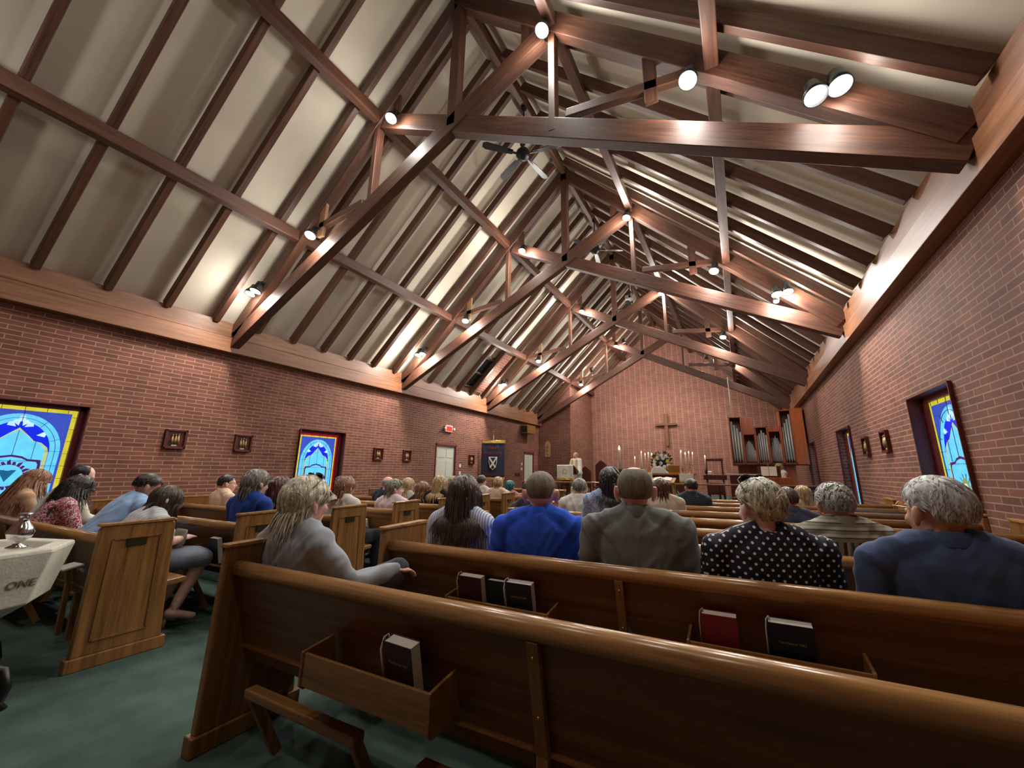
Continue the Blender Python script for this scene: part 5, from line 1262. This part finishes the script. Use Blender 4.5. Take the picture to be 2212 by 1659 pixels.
person('person with reddish blond hair and a grey hooded sweater over white', (-3.86, 3.02, 1.17), w=.19, hair='redbrown', style='full', cap=.014, top=F('white_sweater', (206, 202, 196)), topname='sweater', bottom=DARKT, collar=F('grey_hood', (112, 106, 98)), locks=few(BOB, 200, L=.20))
person('person in lavender with dark hair beside the hooded sweater', (-4.96, 3.82, 1.16), w=.17, hair='dark', style='full', cap=.014, top=F('lavender_top', (176, 172, 200)), topname='top', bottom=DARKT, locks=few(BOB, 120, L=.16), detail=0)
person('person with a short silver bob in a pale pink sweater', (-3.95, 3.82, 1.125), w=.19, hair='salt', style='full', cap=.016, top=F('pale_pink_sweater', (208, 190, 194)), topname='sweater', bottom=DARKT, locks=few(BOB, 150, L=.09), hyaw=-.5, detail=1)
person('person with a bald crown and a navy sweater', (-4.93, 4.62, 1.16), w=.19, hair='grey', style='balding', cap=.004, skin='pink', top=F('navy_sweater', (28, 34, 56)), topname='sweater', bottom=DARKT, detail=0)
person('person with pale blond hair in a white ruffled blouse', (-4.55, 4.66, 1.13), w=.17, hair='blond', style='full', cap=.014, top=F('white_ruffled', (214, 212, 200), bump=.8), topname='blouse', bottom=DARKT, locks=few(BOB, 120), amp=.01, detail=0)
person('person in a black coat with golden brown hair leaning left', (-4.25, 4.66, 1.08), w=.19, hair='redbrown', style='full', cap=.014, top=F('black_coat', (22, 20, 24)), topname='coat', bottom=DARKT, locks=few(BOB, 120), detail=0)
person('person with long light blond hair beside the black coat', (-3.98, 4.72, 1.17), w=.17, hair='blond', style='full', cap=.014, top=F('black_coat', (22, 20, 24)), topname='coat', bottom=DARKT, locks=few(LONG, 150, L=.3), detail=0)
person('person with wavy blond hair hidden behind the long dark brown hair', (-4.3, 5.45, 1.15), w=.17, hair='blond', style='full', cap=.016, top=F('grey_top', (120, 116, 116)), topname='top', bottom=DARKT, locks=few(BOB, 110), detail=0)
person('person with short brown hair in a white shirt, sixth left pew', (-4.32, 6.30, 1.17), w=.18, hair='brown', style='mens', cap=.01, top=F('white_shirt', (206, 202, 196)), bottom=DARKT, locks=few(SHORT, 100), detail=0)
person('person with blond curls in a pale pink top near the aisle', (-3.93, 6.26, 1.14), w=.185, hair='blond', style='full', cap=.016, top=F('shell_pink_top', (222, 196, 178)), topname='top', bottom=DARKT, locks=few(CURLY, 150), detail=0)
person('person with teal hair and a mauve top', (-4.18, 7.10, 1.06), w=.175, hair='teal', style='full', cap=.016, top=F('mauve_top', (168, 112, 126)), topname='top', bottom=DARKT, locks=few(BOB, 130, L=.12), detail=0)
# the priest standing at the lectern, facing the people
def robe(t, hc, R, hs, A, sh, nb, lp):
    m = MB(); ring_loft(m, [(V((0, 0, PZ+.03)), .30, .22, (0, 0, 1)), (V((0, 0, .6)), .26, .19, (0, 0, 1)), (V((0, 0, 1.0)), .215, .15, (0, 0, 1)), (V((0, 0, 1.3)), .23, .14, (0, 0, 1)), (sh+V((0, 0, -.04)), .21, .12, (0, 0, 1)), (sh+V((0, 0, .03)), .09, .08, (0, 0, 1))])
    for s in (-1, 1):
        s0, el, wr = A[s][:3]; limb(m, [s0, (s0+el)/2, el, wr*.9+el*.1], [.075, .085, .10, .11])
    me = remesh(m, .014, 4); folds(me, .012, 77, sc=7, stretch=.12); mesh_obj('robe', me, F('ivory_robe', (240, 238, 226)), t)
    for s in (-1, 1):
        m = MB(); m.tube([nb+V((s*.07, .02, .0)), sh+V((s*.10, .15, -.06)), V((s*.10, .20, 1.1)), V((s*.10, .22, .7))], .035, 8, flat=.2, upv=V((0, 1, 0))); m.build('stole', M_YCL, t, smooth=True)
P = person('person with a bald head in ivory vestments standing behind the lectern', (-5.72, 14.75, 2.0), seat=False, yaw=pi-.35, hyaw=pi-.35, w=.20, skin='pink', hair='grey', style='balding', cap=.003, hipz=1.06, lean=.02, extra=robe,
       arms={1: ((.27, .12, 1.22), (.15, .34, 1.22), (-.2, 1, 0), (0, 0, 1), .4), -1: ((-.27, .12, 1.22), (-.15, .34, 1.22), (.2, 1, 0), (0, 0, 1), .4)}, legs={s: ((s*.09, 0, 1.0), (s*.1, .02, .62), (s*.1, .0, PZ+.08), (s*.1, .12, PZ+.03)) for s in (-1, 1)}, hs=1.04)
person('person with a blond ponytail in a white sleeveless top seated at the organ console', (1.05, 14.7, 1.53), seat=False, yaw=2.2, hyaw=1.5, w=.165, hair='blond', style='full', cap=.012, hipz=.72, top=F('white_sleeveless', (222, 216, 206)), topname='top', sleeve=.2, bottom=DARKT, locks=few(LONG, 120, L=.2),
       legs={s: ((s*.09, 0, .72), (s*.11, .4, .72), (s*.11, .42, .28), (s*.11, .54, .20)) for s in (-1, 1)})
t = thing('organ_bench', (1.05, 14.72, PZ), 'dark organ bench under the seated organist', 'bench', rz=2.2-pi/2)
m = MB(); m.box((-.2, -.45, .40), (.2, .45, .46)); m.build('seat', M_DKWOOD, t, bevel=.01)
for s in (-1, 1):
    m = MB(); m.box((-.18, s*.42, 0), (.18, s*.36, .40)); m.build('side_support', M_DKWOOD, t, bevel=.006)
